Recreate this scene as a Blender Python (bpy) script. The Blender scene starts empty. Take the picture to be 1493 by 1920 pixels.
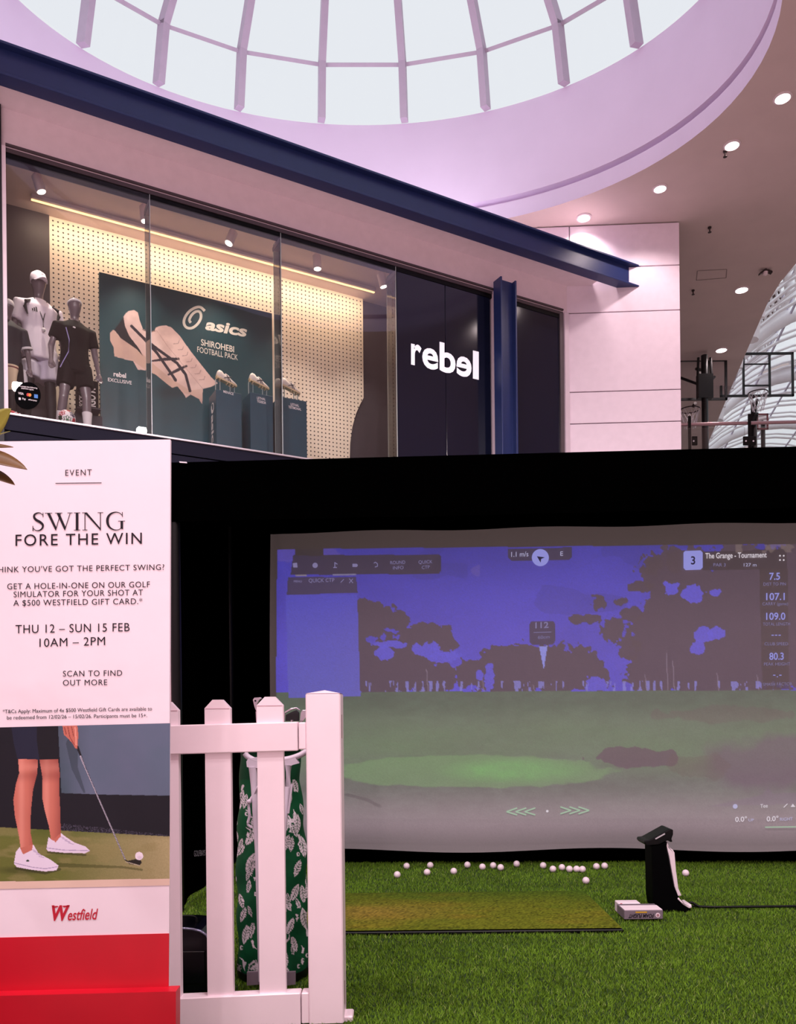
import bpy, math, random
import numpy as np
from mathutils import Vector, Matrix
from mathutils.geometry import tessellate_polygon
random.seed(7); RNG = np.random.default_rng(7)
sc = bpy.context.scene
COL = sc.collection
# ---------------------------------------------------------------- camera
F_PX = 1500.0; PPX, PPY = 746.5, 1330.0; ROLL = 0.0105; CAMZ = 1.05
cr, sr = math.cos(ROLL), math.sin(ROLL)
cam = bpy.data.cameras.new('camera'); cam.sensor_fit = 'HORIZONTAL'; cam.sensor_width = 36.0
cam.lens = F_PX / 1493.0 * 36.0
cam.shift_y = (PPY - 960.0) / 1493.0
cam.clip_end = 200
camo = bpy.data.objects.new('camera', cam); COL.objects.link(camo); sc.camera = camo
camo.matrix_world = Matrix(((cr, sr, 0, 0), (0, 0, -1, 0), (-sr, cr, 0, CAMZ), (0, 0, 0, 1)))
# ---------------------------------------------------------------- world, exposure, large lights
wd = bpy.data.worlds.new('overcast_sky'); sc.world = wd; wd.use_nodes = True
bg = wd.node_tree.nodes['Background']
bg.inputs[0].default_value = (0.90, 0.925, 0.97, 1); bg.inputs[1].default_value = 0.90
vs = sc.view_settings
vs.view_transform = 'Standard'; vs.look = 'None'; vs.exposure = 0.0; vs.gamma = 1.0; vs.use_curve_mapping = False
def area(name, loc, size, power, color, rot=(0, 0, 0), sy=None):
    l = bpy.data.lights.new(name, 'AREA'); l.energy = power; l.color = color; l.size = size
    if sy: l.shape = 'RECTANGLE'; l.size_y = sy
    o = bpy.data.objects.new(name, l); o.location = loc; o.rotation_euler = rot; COL.objects.link(o)
    return o
for lx in (-6.0, -2.2, 1.6, 5.4):                       # rows of mall ceiling downlights behind the viewer
    for ly, pw_ in ((-4.6, 150), (-1.5, 640), (-.1, 620)):
        l = bpy.data.lights.new('ceiling_luminaire', 'SPOT'); l.energy = pw_; l.color = (1.0, 0.86, 0.89); l.spot_size = 2.95; l.spot_blend = .25; l.shadow_soft_size = .14
        o = bpy.data.objects.new('ceiling_luminaire', l); o.location = (lx, ly, 9.15); COL.objects.link(o)
# ---------------------------------------------------------------- helpers
CAM = np.array([0, 0, CAMZ])
def ray(x, y):
    a = x - PPX; b = PPY - y
    return np.array([(a*cr + b*sr)/F_PX, 1.0, (-a*sr + b*cr)/F_PX])
def at(x, y, Y): return CAM + ray(x, y)*Y
def atz(x, y, z):
    r = ray(x, y); return CAM + r*((z - CAMZ)/r[2])
def proj(P):
    d = P - CAM; X = d[..., 0]/d[..., 1]*F_PX; Z = d[..., 2]/d[..., 1]*F_PX
    return X*cr - Z*sr + PPX, PPY - (X*sr + Z*cr)
class Plane:
    def __init__(s, p, n): s.p = np.array(p, float); s.n = np.array(n, float)/np.linalg.norm(n)
    def hit(s, x, y, off=0.0):                     # off > 0: towards -n side is nearer; moves along n
        r = ray(x, y); return CAM + r*(((s.p - CAM) @ s.n + off)/(r @ s.n))
def lin(c): return c/12.92 if c <= 0.04045 else ((c + 0.055)/1.055)**2.4
def rgb(r, g, b): return (lin(r/255), lin(g/255), lin(b/255), 1)
MATS = {}
def mat(name, c, rough=0.5, metal=0.0, var=0.025, scale=8.0, bump=0.0, bscale=60.0, emit=None, estr=0.0, spec=0.5, coat=0.0):
    if name in MATS: return MATS[name]
    m = bpy.data.materials.new(name); m.use_nodes = True; nt = m.node_tree; N = nt.nodes; L = nt.links
    p = N['Principled BSDF']; p.inputs['Roughness'].default_value = rough; p.inputs['Metallic'].default_value = metal
    p.inputs['Specular IOR Level'].default_value = spec; p.inputs['Coat Weight'].default_value = coat
    tc = N.new('ShaderNodeTexCoord'); nz = N.new('ShaderNodeTexNoise'); nz.inputs['Scale'].default_value = scale; nz.inputs['Detail'].default_value = 4
    L.new(tc.outputs['Object'], nz.inputs['Vector'])
    rp = N.new('ShaderNodeValToRGB'); col = rgb(*c)
    rp.color_ramp.elements[0].position = 0.3; rp.color_ramp.elements[1].position = 0.7
    rp.color_ramp.elements[0].color = tuple(v*(1 - var) for v in col[:3]) + (1,)
    rp.color_ramp.elements[1].color = tuple(min(1, v*(1 + var)) for v in col[:3]) + (1,)
    L.new(nz.outputs['Fac'], rp.inputs['Fac']); L.new(rp.outputs['Color'], p.inputs['Base Color'])
    if bump:
        n2 = N.new('ShaderNodeTexNoise'); n2.inputs['Scale'].default_value = bscale; n2.inputs['Detail'].default_value = 3
        L.new(tc.outputs['Object'], n2.inputs['Vector'])
        b = N.new('ShaderNodeBump'); b.inputs['Strength'].default_value = bump; b.inputs['Distance'].default_value = 0.01
        L.new(n2.outputs['Fac'], b.inputs['Height']); L.new(b.outputs['Normal'], p.inputs['Normal'])
    if emit: p.inputs['Emission Color'].default_value = rgb(*emit); p.inputs['Emission Strength'].default_value = estr
    MATS[name] = m; return m
def glass(name, tint=(1, 1, 1), ior=1.5, rough=0.0, gl=(1, 1, 1)):
    m = bpy.data.materials.new(name); m.use_nodes = True; N = m.node_tree.nodes; L = m.node_tree.links
    N.remove(N['Principled BSDF']); out = N['Material Output']
    t = N.new('ShaderNodeBsdfTransparent'); t.inputs[0].default_value = (*tint, 1)
    g = N.new('ShaderNodeBsdfGlossy'); g.inputs['Roughness'].default_value = rough; g.inputs[0].default_value = (*gl, 1)
    fr = N.new('ShaderNodeFresnel'); fr.inputs[0].default_value = ior; mx = N.new('ShaderNodeMixShader')
    L.new(fr.outputs[0], mx.inputs[0]); L.new(t.outputs[0], mx.inputs[1]); L.new(g.outputs[0], mx.inputs[2]); L.new(mx.outputs[0], out.inputs[0])
    return m
def painted(name, rough=0.6, estr=0.0, base=1.0, spec=0.3, bump=0.0):
    m = bpy.data.materials.new(name); m.use_nodes = True; N = m.node_tree.nodes; L = m.node_tree.links
    p = N['Principled BSDF']; p.inputs['Roughness'].default_value = rough; p.inputs['Specular IOR Level'].default_value = spec
    a = N.new('ShaderNodeVertexColor'); a.layer_name = 'print'
    if estr:
        p.inputs['Base Color'].default_value = (base*1.0, base*.93, base*.95, 1)
        L.new(a.outputs['Color'], p.inputs['Emission Color']); p.inputs['Emission Strength'].default_value = estr
    else: L.new(a.outputs['Color'], p.inputs['Base Color'])
    if bump:
        tc = N.new('ShaderNodeTexCoord'); n2 = N.new('ShaderNodeTexNoise'); n2.inputs['Scale'].default_value = 400
        L.new(tc.outputs['Object'], n2.inputs['Vector']); b = N.new('ShaderNodeBump'); b.inputs['Strength'].default_value = bump; b.inputs['Distance'].default_value = .004
        L.new(n2.outputs['Fac'], b.inputs['Height']); L.new(b.outputs['Normal'], p.inputs['Normal'])
    return m
def tag(o, label=None, cat=None, group=None, kind=None):
    if label: o['label'] = label
    if cat: o['category'] = cat
    if group: o['group'] = group
    if kind: o['kind'] = kind
    return o
def empty(name, loc):
    o = bpy.data.objects.new(name, None); o.empty_display_size = .1; o.location = loc; COL.objects.link(o); return o
def worldloc(o):
    v = np.array(o.location)
    return v if o.parent is None else v + worldloc(o.parent)
class MB:
    def __init__(s): s.v = []; s.f = []
    def add(s, vs, fs):
        k = len(s.v); s.v += [tuple(map(float, q)) for q in vs]; s.f += [tuple(k + i for i in f) for f in fs]; return s
    def box(s, lo, hi, fn=None):
        c = [(x, y, z) for z in (lo[2], hi[2]) for y in (lo[1], hi[1]) for x in (lo[0], hi[0])]
        if fn: c = [fn(*q) for q in c]
        return s.add(c, [(0, 2, 3, 1), (4, 5, 7, 6), (0, 1, 5, 4), (2, 6, 7, 3), (0, 4, 6, 2), (1, 3, 7, 5)])
    def bbox(s, lo, hi, b=.004, fn=None):           # box with chamfered edges
        lo = np.array(lo, float); hi = np.array(hi, float); b = min(b, (hi - lo).min()*.45)
        vs = []; idx = {}
        for ax in range(3):
            for sg in (0, 1):
                for u in (0, 1):
                    for w in (0, 1):
                        q = [0, 0, 0]; o1, o2 = [i for i in range(3) if i != ax]
                        q[ax] = (lo, hi)[sg][ax]
                        q[o1] = lo[o1] + b if u == 0 else hi[o1] - b
                        q[o2] = lo[o2] + b if w == 0 else hi[o2] - b
                        sgn = [0, 0, 0]; sgn[ax] = sg; sgn[o1] = u; sgn[o2] = w
                        idx[(ax, tuple(sgn))] = len(vs); vs.append(tuple(q))
        fs = []
        for ax in range(3):
            o1, o2 = [i for i in range(3) if i != ax]
            for sg in (0, 1):
                r = []
                for u, w in ((0, 0), (1, 0), (1, 1), (0, 1)):
                    g = [0, 0, 0]; g[ax] = sg; g[o1] = u; g[o2] = w; r.append(idx[(ax, tuple(g))])
                fs.append(tuple(r))
        for a1 in range(3):
            for a2 in range(a1 + 1, 3):
                o = 3 - a1 - a2
                for s1 in (0, 1):
                    for s2 in (0, 1):
                        g0 = [0, 0, 0]; g0[a1] = s1; g0[a2] = s2; g1 = list(g0); g1[o] = 1
                        fs.append((idx[(a1, tuple(g0))], idx[(a1, tuple(g1))], idx[(a2, tuple(g1))], idx[(a2, tuple(g0))]))
        for sx in (0, 1):
            for sy in (0, 1):
                for sz in (0, 1): fs.append(tuple(idx[(a, (sx, sy, sz))] for a in range(3)))
        if fn: vs = [fn(*q) for q in vs]
        return s.add(vs, fs)
    def prism(s, poly, ext):
        poly = [np.array(p, float) for p in poly]; ext = np.array(ext, float); n = len(poly)
        tri = tessellate_polygon([[Vector(p) for p in poly]])
        vs = poly + [p + ext for p in poly]
        fs = [tuple(t) for t in tri] + [tuple(i + n for i in reversed(t)) for t in tri]
        fs += [(i, (i + 1) % n, n + (i + 1) % n, n + i) for i in range(n)]
        return s.add(vs, fs)
    def loft(s, rings, cap=True, closed=True):
        n = len(rings[0]); vs = [p for r in rings for p in r]; fs = []
        for i in range(len(rings) - 1):
            for j in range(n if closed else n - 1):
                a = i*n + j; b = i*n + (j + 1) % n
                fs.append((a, b, b + n, a + n))
        if cap and closed: fs.append(tuple(reversed(range(n)))); fs.append(tuple((len(rings) - 1)*n + i for i in range(n)))
        return s.add(vs, fs)
    def tube(s, path, r, n=8, cap=True):
        P = [np.array(p, float) for p in path]; rr = r if hasattr(r, '__len__') else [r]*len(P); rings = []
        up = np.array([0.013, 0.021, 1.0])
        for i, p in enumerate(P):
            d = P[min(i + 1, len(P) - 1)] - P[max(i - 1, 0)]; d = d/(np.linalg.norm(d) + 1e-12)
            u = np.cross(d, up)
            if np.linalg.norm(u) < .05: u = np.cross(d, [0, 1, 0])
            u /= np.linalg.norm(u); w = np.cross(u, d)
            rings.append([p + rr[i]*(math.cos(2*math.pi*k/n)*u + math.sin(2*math.pi*k/n)*w) for k in range(n)])
        return s.loft(rings, cap)
    def lathe(s, prof, c=(0, 0, 0), n=20, axis=2):
        rings = []
        for r, h in prof:
            ring = []
            for k in range(n):
                a = 2*math.pi*k/n; q = [r*math.cos(a), r*math.sin(a), h]
                if axis == 1: q = [q[0], q[2], q[1]]
                if axis == 0: q = [q[2], q[0], q[1]]
                ring.append(np.array(c) + q)
            rings.append(ring)
        return s.loft(rings)
    def sphere(s, c, r, n=16, m=10):
        r = np.ones(3)*r
        rings = [[np.array(c) + r*np.array([math.sin(t)*math.cos(2*math.pi*k/n), math.sin(t)*math.sin(2*math.pi*k/n), math.cos(t)]) for k in range(n)] for t in np.linspace(.02, math.pi - .02, m)]
        return s.loft(rings)
    def build(s, name, m, parent=None, smooth=False, sub=0):
        o0 = worldloc(parent) if parent is not None else np.zeros(3)
        me = bpy.data.meshes.new(name); me.from_pydata([(a - o0[0], b - o0[1], c - o0[2]) for a, b, c in s.v], [], s.f); me.update()
        import bmesh
        bm = bmesh.new(); bm.from_mesh(me); bmesh.ops.recalc_face_normals(bm, faces=bm.faces); bm.to_mesh(me); bm.free()
        if smooth:
            me.polygons.foreach_set('use_smooth', [True]*len(me.polygons))
            try: me.set_sharp_from_angle(angle=math.radians(50))
            except Exception: pass
        if m: me.materials.append(m)
        o = bpy.data.objects.new(name, me); COL.objects.link(o)
        if parent is not None: o.parent = parent
        if sub:
            md = o.modifiers.new('subdivision', 'SUBSURF'); md.levels = sub; md.render_levels = sub
        return o
def structure(o, label=None): return tag(o, label, None, None, 'structure')
def copytree(o, parent=None):
    c = o.copy(); COL.objects.link(c); c.parent = parent
    for ch in list(o.children): copytree(ch, c)
    return c
def grid_mesh(name, P, C, m, parent=None, smooth=True, wrap=False):
    """P: (h, w, 3) world points, C: (h, w, 3) linear colours -> one mesh with colour attribute 'print'"""
    h, w = P.shape[:2]; o0 = worldloc(parent) if parent is not None else np.zeros(3)
    me = bpy.data.meshes.new(name); V = (P - o0).reshape(-1, 3).astype(np.float32)
    i, j = np.meshgrid(np.arange(h - 1), np.arange(w - 1), indexing='ij'); a = (i*w + j).ravel()
    Q = np.stack([a, a + w, a + w + 1, a + 1], 1).astype(np.int32); nf = len(Q)
    me.vertices.add(len(V)); me.vertices.foreach_set('co', V.ravel())
    me.loops.add(nf*4); me.loops.foreach_set('vertex_index', Q.ravel())
    me.polygons.add(nf); me.polygons.foreach_set('loop_start', np.arange(nf, dtype=np.int32)*4)
    me.update(calc_edges=True)
    if smooth: me.polygons.foreach_set('use_smooth', np.ones(nf, dtype=bool))
    if C is not None:
        ca = me.color_attributes.new('print', 'FLOAT_COLOR', 'POINT')
        ca.data.foreach_set('color', np.concatenate([C.reshape(-1, 3), np.ones((h*w, 1))], 1).astype(np.float32).ravel())
    me.materials.append(m); o = bpy.data.objects.new(name, me); COL.objects.link(o)
    if parent is not None: o.parent = parent
    return o
# ---- painter on pixel coordinates
def tolin(c): c = np.asarray(c, float)/255; return np.where(c <= .04045, c/12.92, ((c + .055)/1.055)**2.4)
def pip(PX, PY, poly):
    poly = np.array(poly, float); ins = np.zeros(PX.shape, bool); x0, y0 = poly[-1]
    for x1, y1 in poly:
        c = ((y1 > PY) != (y0 > PY))
        with np.errstate(divide='ignore', invalid='ignore'): ins ^= c & (PX < (x0 - x1)*(PY - y1)/(y0 - y1) + x1)
        x0, y0 = x1, y1
    return ins
class Paint:
    def __init__(s, PX, PY, base): s.X, s.Y = PX, PY; s.C = np.ones(PX.shape + (3,))*tolin(base)
    def put(s, a, col): a = np.asarray(a, float)[..., None]; s.C = s.C*(1 - a) + (tolin(col) if not isinstance(col, np.ndarray) or col.ndim == 1 else col)*a; return s
    def poly(s, p, col, op=1): return s.put(pip(s.X, s.Y, p)*op, col)
    def rect(s, x0, y0, x1, y1, col, op=1): return s.put(((s.X >= x0) & (s.X <= x1) & (s.Y >= y0) & (s.Y <= y1))*op, col)
    def ell(s, cx, cy, rx, ry, col, op=1, soft=0.0):
        d = np.hypot((s.X - cx)/rx, (s.Y - cy)/ry)
        a = (d <= 1) if not soft else np.clip((1 - d)/soft, 0, 1)
        return s.put(a*op, col)
    def stroke(s, pts, wd, col, op=1):
        a = np.zeros(s.X.shape, bool); n = len(pts) - 1; ww = wd if hasattr(wd, '__len__') else [wd]*(n + 1)
        for i in range(n):
            (x0, y0), (x1, y1) = pts[i], pts[i + 1]; dx, dy = x1 - x0, y1 - y0
            t = np.clip(((s.X - x0)*dx + (s.Y - y0)*dy)/(dx*dx + dy*dy + 1e-9), 0, 1)
            a |= np.hypot(s.X - x0 - t*dx, s.Y - y0 - t*dy) <= (ww[i]*(1 - t) + ww[i + 1]*t)/2
        return s.put(a*op, col)
    def noise(s, amt, cell=1.0, seed=1):
        r = np.random.default_rng(seed); n = r.normal(size=s.X.shape)
        s.C *= np.clip(1 + amt*n, .2, 2)[..., None]; return s
def vnoise(X, Y, scale, seed):
    r = np.random.default_rng(seed); T = r.random((64, 64)); x = X/scale; y = Y/scale
    i = np.floor(x).astype(int); j = np.floor(y).astype(int); fx = x - i; fy = y - j; fx = fx*fx*(3 - 2*fx); fy = fy*fy*(3 - 2*fy)
    g = lambda a, b: T[a % 64, b % 64]
    return g(i, j)*(1-fx)*(1-fy) + g(i+1, j)*fx*(1-fy) + g(i, j+1)*(1-fx)*fy + g(i+1, j+1)*fx*fy
def fbm(X, Y, scale, seed, oct=4):
    v = 0; a = .5
    for k in range(oct): v = v + a*vnoise(X, Y, scale/2**k, seed + k); a *= .5
    return v/(1 - .5**oct)
# ---- flat lettering placed on a plane by its baseline ends
def glyphs(body, bold=0.0, space=1.0, shear=0.0, res=4):
    cu = bpy.data.curves.new('lettering', 'FONT'); cu.body = body; cu.size = 1.0; cu.offset = bold; cu.space_character = space; cu.shear = shear; cu.resolution_u = res
    o = bpy.data.objects.new('lettering', cu); COL.objects.link(o)
    dg = bpy.context.evaluated_depsgraph_get(); dg.update()
    me = bpy.data.meshes.new_from_object(o.evaluated_get(dg)); bpy.data.objects.remove(o); bpy.data.curves.remove(cu)
    v = np.array([q.co[:] for q in me.vertices]) if len(me.vertices) else np.zeros((0, 3)); f = [tuple(p.vertices) for p in me.polygons]
    bpy.data.meshes.remove(me); return v, f
CAPH = {}
def lettering(body, P0, P1, up, m, parent, bold=0.0, space=1.0, shear=0.0, capref=None, name='lettering', flip=False):
    """P0, P1 baseline ends; up = vector of the height of a capital (or of capref)"""
    v, f = glyphs(body, bold, space, shear)
    if not len(v): return None
    x0, x1 = v[:, 0].min(), v[:, 0].max()
    key = (capref or 'H', round(bold, 3))
    if key not in CAPH: CAPH[key] = glyphs(key[0], bold)[0][:, 1].max()
    hh = CAPH[key]
    P0, P1, up = map(np.array, (P0, P1, up))
    tx = (v[:, 0] - x0)/(x1 - x0)
    if flip: tx = 1 - tx
    Q = P0[None] + tx[:, None]*(P1 - P0)[None] + (v[:, 1]/hh)[:, None]*up[None]
    mb = MB(); mb.add(Q, f); return mb.build(name, m, parent)
def letter_px(pl, off, body, x0, y0, x1, y1, cap, m, parent, **kw):
    P0 = pl.hit(x0, y0, off); P1 = pl.hit(x1, y1, off); U = pl.hit(x0, y0 - cap, off) - P0
    return lettering(body, P0, P1, U, m, parent, **kw)
def px_poly(pl, off, pts, m, parent, name, thick=0.0):
    P = [pl.hit(x, y, off) for x, y in pts]
    mb = MB()
    if thick: mb.prism(P, pl.n*thick)
    else: mb.add(P, [tuple(t) for t in tessellate_polygon([[Vector(p) for p in P]])])
    return mb.build(name, m, parent)
def strokes_px(pl, off, lines, w, m, parent, name='mark'):
    mb = MB()
    for pts in lines:
        for (x0, y0), (x1, y1) in zip(pts, pts[1:]):
            d = math.hypot(x1 - x0, y1 - y0) + 1e-9; nx, ny = -(y1 - y0)/d*w/2, (x1 - x0)/d*w/2
            mb.add([pl.hit(x0+nx, y0+ny, off), pl.hit(x1+nx, y1+ny, off), pl.hit(x1-nx, y1-ny, off), pl.hit(x0-nx, y0-ny, off)], [(0, 1, 2, 3)])
    return mb.build(name, m, parent)
# ================================================================ materials
WHITE = mat('white_paint', (248, 232, 240), .55)
PANEL = mat('white_wall_panel', (248, 232, 244), .45)
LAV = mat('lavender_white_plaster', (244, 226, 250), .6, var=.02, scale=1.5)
CEIL = mat('ceiling_plaster', (214, 196, 192), .7, var=.03, scale=2)
NAVY = mat('navy_steel_paint', (36, 52, 104), .38, var=.05)
NAVYD = mat('navy_dark_panel', (20, 24, 44), .12, var=.03, spec=.6)
DARK = mat('dark_grey_wall', (58, 50, 60), .6)
BLACKF = mat('black_curtain_fabric', (1, 1, 1), .95, bump=.2, bscale=300, spec=.0)
BLACKP = mat('black_plastic', (4, 4, 5), .4, spec=.25)
GREYM = mat('grey_metal', (120, 112, 116), .35, metal=.6)
FLOORM = mat('pale_stone_floor', (200, 185, 180), .25, var=.08, scale=1.2)
PINKW = mat('pale_pink_wall', (222, 178, 186), .6)
LAMPW = mat('downlight_diffuser', (255, 250, 245), .5, emit=(255, 244, 238), estr=5.0)
INK = mat('black_ink', (32, 28, 36), .6, spec=.2)
GLASS = glass('shop_window_glass', (.97, .98, .98))
SKYG = glass('skylight_glass', (.98, .99, 1.0), 1.12)
GEDGE = mat('glass_edge', (190, 200, 200), .2, emit=None)
# ================================================================ shop frame
t_ = ray(3480, 1310); t_[2] = 0; T_ = t_/np.linalg.norm(t_); N_ = np.array([-T_[1], T_[0], 0.])
r0 = ray(10, 775); SO = CAM + r0*(3.55/r0[2]); SO[2] = 0.0
SILL, WTOP, FTOP, CEILZ = 4.60, 7.72, 8.22, 9.25
def W(s, off, z): return SO + s*T_ + off*N_ + np.array([0, 0, z])
SHOP = Plane(SO, N_)
def SP(x, y, off=0.0):
    p = SHOP.hit(x, y, off); return float((p - SO) @ T_), float(p[2])
def sx(x, off=0.0, y=700): return SP(x, y, off)[0]
def sbox(mb, s0, s1, o0, o1, z0, z1, b=0):
    return mb.bbox((s0, o0, z0), (s1, o1, z1), b, W) if b else mb.box((s0, o0, z0), (s1, o1, z1), W)
# ================================================================ floors, outer walls
structure(MB().box((-14, -9, -.2), (26, 46, 0)).build('floor', FLOORM))
fl2 = MB(); fl2.box((3.6, 15.2, 4.0), (26, 46, 4.35)); structure(fl2.build('floor_upper', FLOORM))
structure(MB().box((-14.3, -9, 0), (-14, 46, 9.6)).build('wall_left', WHITE))
structure(MB().box((26, -9, 0), (26.3, 46, 9.6)).build('wall_right', WHITE))
structure(MB().box((-14, -9.3, 0), (26, -9, 9.6)).build('wall_front', WHITE))
structure(MB().box((-14, 46, 0), (26, 46.3, 14)).build('wall_back', CEIL))
# ================================================================ ceiling with two openings
ECX, ECY, EK, ER = -.4, 10.2, .7, 5.12
def ell(R, z, a): return np.array([ECX + R*math.cos(a), ECY + R*EK*math.sin(a), z])
VL = [(7.55, 12.0), (7.50, 14.0), (7.48, 14.9), (7.50, 15.5), (7.62, 16.3), (8.08, 18.2), (8.6, 20.3), (9.85, 25.3), (11.1, 30.3), (12.35, 35.3), (13.6, 40.3)]
VW = 9.0
outer = [(-14, -9), (26, -9), (26, 46), (-14, 46)]
hole1 = [tuple(ell(ER, 0, 2*math.pi*k/96)[:2]) for k in range(96)][::-1]
hole2 = VL + [(x + VW, y) for x, y in VL][::-1]
pts = outer + hole1 + hole2
tri = tessellate_polygon([[Vector((x, y, 0)) for x, y in q] for q in (outer, hole1, hole2)])
mb = MB(); n = len(pts)
mb.add([(x, y, CEILZ) for x, y in pts], [tuple(q) for q in tri])
ceiling = structure(mb.build('ceiling', CEIL))
mb = MB()
for k in range(96):
    a, b = 2*math.pi*k/96, 2*math.pi*(k + 1)/96
    prof = [(ER, CEILZ), (ER, CEILZ + .27), (ER + .16, CEILZ + .27), (ER + .16, CEILZ + .36), (ER - .02, CEILZ + .36), (ER - .02, CEILZ + .40)]
    for (R1, z1), (R2, z2) in zip(prof, prof[1:]): mb.add([ell(R1, z1, a), ell(R1, z1, b), ell(R2, z2, b), ell(R2, z2, a)], [(0, 1, 2, 3)])
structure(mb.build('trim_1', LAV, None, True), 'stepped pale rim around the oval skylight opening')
GZ = 11.10
mb = MB(); rings = [[ell(R, z, 2*math.pi*k/128) for k in range(128)] for R, z in ((ER - .02, CEILZ + .40), (ER - .04, GZ), (ER + .5, GZ + .02))]
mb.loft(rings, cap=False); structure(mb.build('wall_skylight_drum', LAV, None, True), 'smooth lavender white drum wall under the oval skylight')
# skylight dome
RIBM = mat('skylight_rib_paint', (206, 190, 208), .5)
dome = empty('window_1', (ECX, ECY, GZ)); structure(dome, 'oval glass dome skylight with radial ribs')
prof = [(5.06, GZ), (4.88, 12.0), (4.15, 12.95), (2.7, 13.65), (.5, 14.0)]
NR = 22; A0 = math.radians(82.9)
def rib_box(pa, pb, w, h, ctr):
    pa, pb = np.array(pa), np.array(pb); d = pb - pa; d /= np.linalg.norm(d)
    mid = (pa + pb)/2; o = mid - ctr; o -= d*(o @ d); o /= np.linalg.norm(o); u = np.cross(d, o)
    q = []
    for e in (pa, pb):
        for a, b in ((-1, 0), (1, 0), (1, 1), (-1, 1)): q.append(e + u*a*w/2 - o*b*h)
    return q, [(0, 1, 2, 3), (4, 7, 6, 5), (0, 4, 5, 1), (1, 5, 6, 2), (2, 6, 7, 3), (3, 7, 4, 0)]
ctr = np.array([ECX, ECY, 9.0])
for k in range(NR):
    a = A0 + 2*math.pi*k/NR; mb = MB()
    for (R1, z1), (R2, z2) in zip(prof, prof[1:]): mb.add(*rib_box(ell(R1, z1, a), ell(R2, z2, a), .115, .17, ctr))
    mb.build('rib', RIBM, dome)
for lv in range(1, 4):
    for k in range(NR):
        a, b = A0 + 2*math.pi*k/NR, A0 + 2*math.pi*(k + 1)/NR; R, z = prof[lv]
        mb = MB(); mb.add(*rib_box(ell(R, z, a), ell(R, z, b), .055, .09, ctr)); mb.build('ring_bar', RIBM, dome)
for lv in range(4):
    for k in range(NR):
        a, b = A0 + 2*math.pi*k/NR, A0 + 2*math.pi*(k + 1)/NR; (R1, z1), (R2, z2) = prof[lv], prof[lv + 1]
        e = .02
        MB().add([ell(R1 + e, z1, a), ell(R1 + e, z1, b), ell(R2 + e, z2, b), ell(R2 + e, z2, a)], [(0, 1, 2, 3)]).build('pane', SKYG, dome)
# ================================================================ barrel vault skylight
VAM = mat('vault_white_steel', (252, 250, 255), .45)
vault = empty('window_2', (12, 20, CEILZ)); structure(vault, 'long barrel vault skylight with white arched ribs')
def interp(y):
    for (xa, ya), (xb, yb) in zip(VL, VL[1:]):
        if y <= yb: f = (y - ya)/(yb - ya); return xa + f*(xb - xa)
    return VL[-1][0]
def varc(y, a, rr=1.0):                         # a from 0 (left springing) to pi
    x0 = interp(y); c = x0 + VW/2
    return np.array([c - VW/2*rr*math.cos(a), y, CEILZ + .25 + 3.6*rr*math.sin(a)])
mb = MB()
ring = [(x, y) for x, y in hole2]
for i in range(len(ring)):
    (xa, ya), (xb, yb) = ring[i], ring[(i + 1) % len(ring)]
    mb.add([(xa, ya, CEILZ), (xb, yb, CEILZ), (xb, yb, CEILZ + .27), (xa, ya, CEILZ + .27)], [(0, 1, 2, 3)])
mb.build('upstand', VAM, vault)
ys = list(np.arange(12.0, 40.3, 1.3)); arcs = np.linspace(0, math.pi, 19)
for i, y in enumerate(ys):
    big = i % 4 == 1
    mb = MB(); mb.tube([varc(y, a, .985 if big else .995) for a in arcs], .20 if big else .045, 10 if big else 6); mb.build('arch_rib', VAM, vault, True)
    if not big: mb = MB(); mb.tube([varc(y + .22, a, .97) for a in arcs], .05, 6); mb.build('arch_rib', VAM, vault, True)
pa = np.linspace(0, math.pi, 10)
PURL = mat('vault_purlin', (204, 196, 216), .5)
for a in pa[1:-1]:
    mb = MB(); mb.tube([varc(y, a, .99) for y in ys], .04, 6); mb.build('purlin', PURL, vault, True)
for y0, y1 in zip(ys, ys[1:]):
    for a, b in zip(pa, pa[1:]):
        MB().add([varc(y0, a, 1.01), varc(y1, a, 1.01), varc(y1, b, 1.01), varc(y0, b, 1.01)], [(0, 1, 2, 3)]).build('pane', SKYG, vault)
mb = MB(); e = [varc(12.0, a, 1.01) for a in arcs]; mb.add(e + [(interp(12) + VW/2, 12.0, CEILZ + .2)], [(i, i + 1, len(e)) for i in range(len(e) - 1)]); mb.build('gable_panel', VAM, vault)
# ================================================================ white panel wall right of the shop
pk = -.048
PW0 = W(8.60, .02, 0)
def PWf(u, d, z): return np.array([PW0[0] + u, PW0[1] + pk*u + d, z])      # u along the wall, d depth
PWP = Plane(PW0, (-pk, 1, 0))
uR = float(PWP.hit(1276, 640)[0] - PW0[0])
pw = empty('wall_panelled', PWf(uR/2, .1, 0)); structure(pw, 'white panelled wall end beside the shop front')
mb = MB(); mb.box((-1.9, .035, 0), (uR - .01, .5, CEILZ), PWf); mb.build('core', mat('panel_joint_shadow', (96, 80, 88), .8), pw)
zj = [float(PWP.hit(1180, y)[2]) for y in (500, 584, 732.5, 792)]
zz = [CEILZ - .01] + zj + [4.1, 3.0, 1.5, 0]
for i in range(len(zz) - 1):
    hi, lo = zz[i] - .008, zz[i + 1] + .008
    if i == 0:
        us = float(PWP.hit(1068, 440)[0] - PW0[0])
        MB().bbox((-1.9, 0, lo), (us - .008, .035, hi), .004, PWf).build('panel', PANEL, pw)
        MB().bbox((us + .008, 0, lo), (uR, .035, hi), .004, PWf).build('panel', PANEL, pw)
    else:
        MB().bbox((.0 if i > 1 else .0, 0, lo), (uR, .035, hi), .004, PWf).build('panel', PANEL, pw)
FILL_PW = 26
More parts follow.
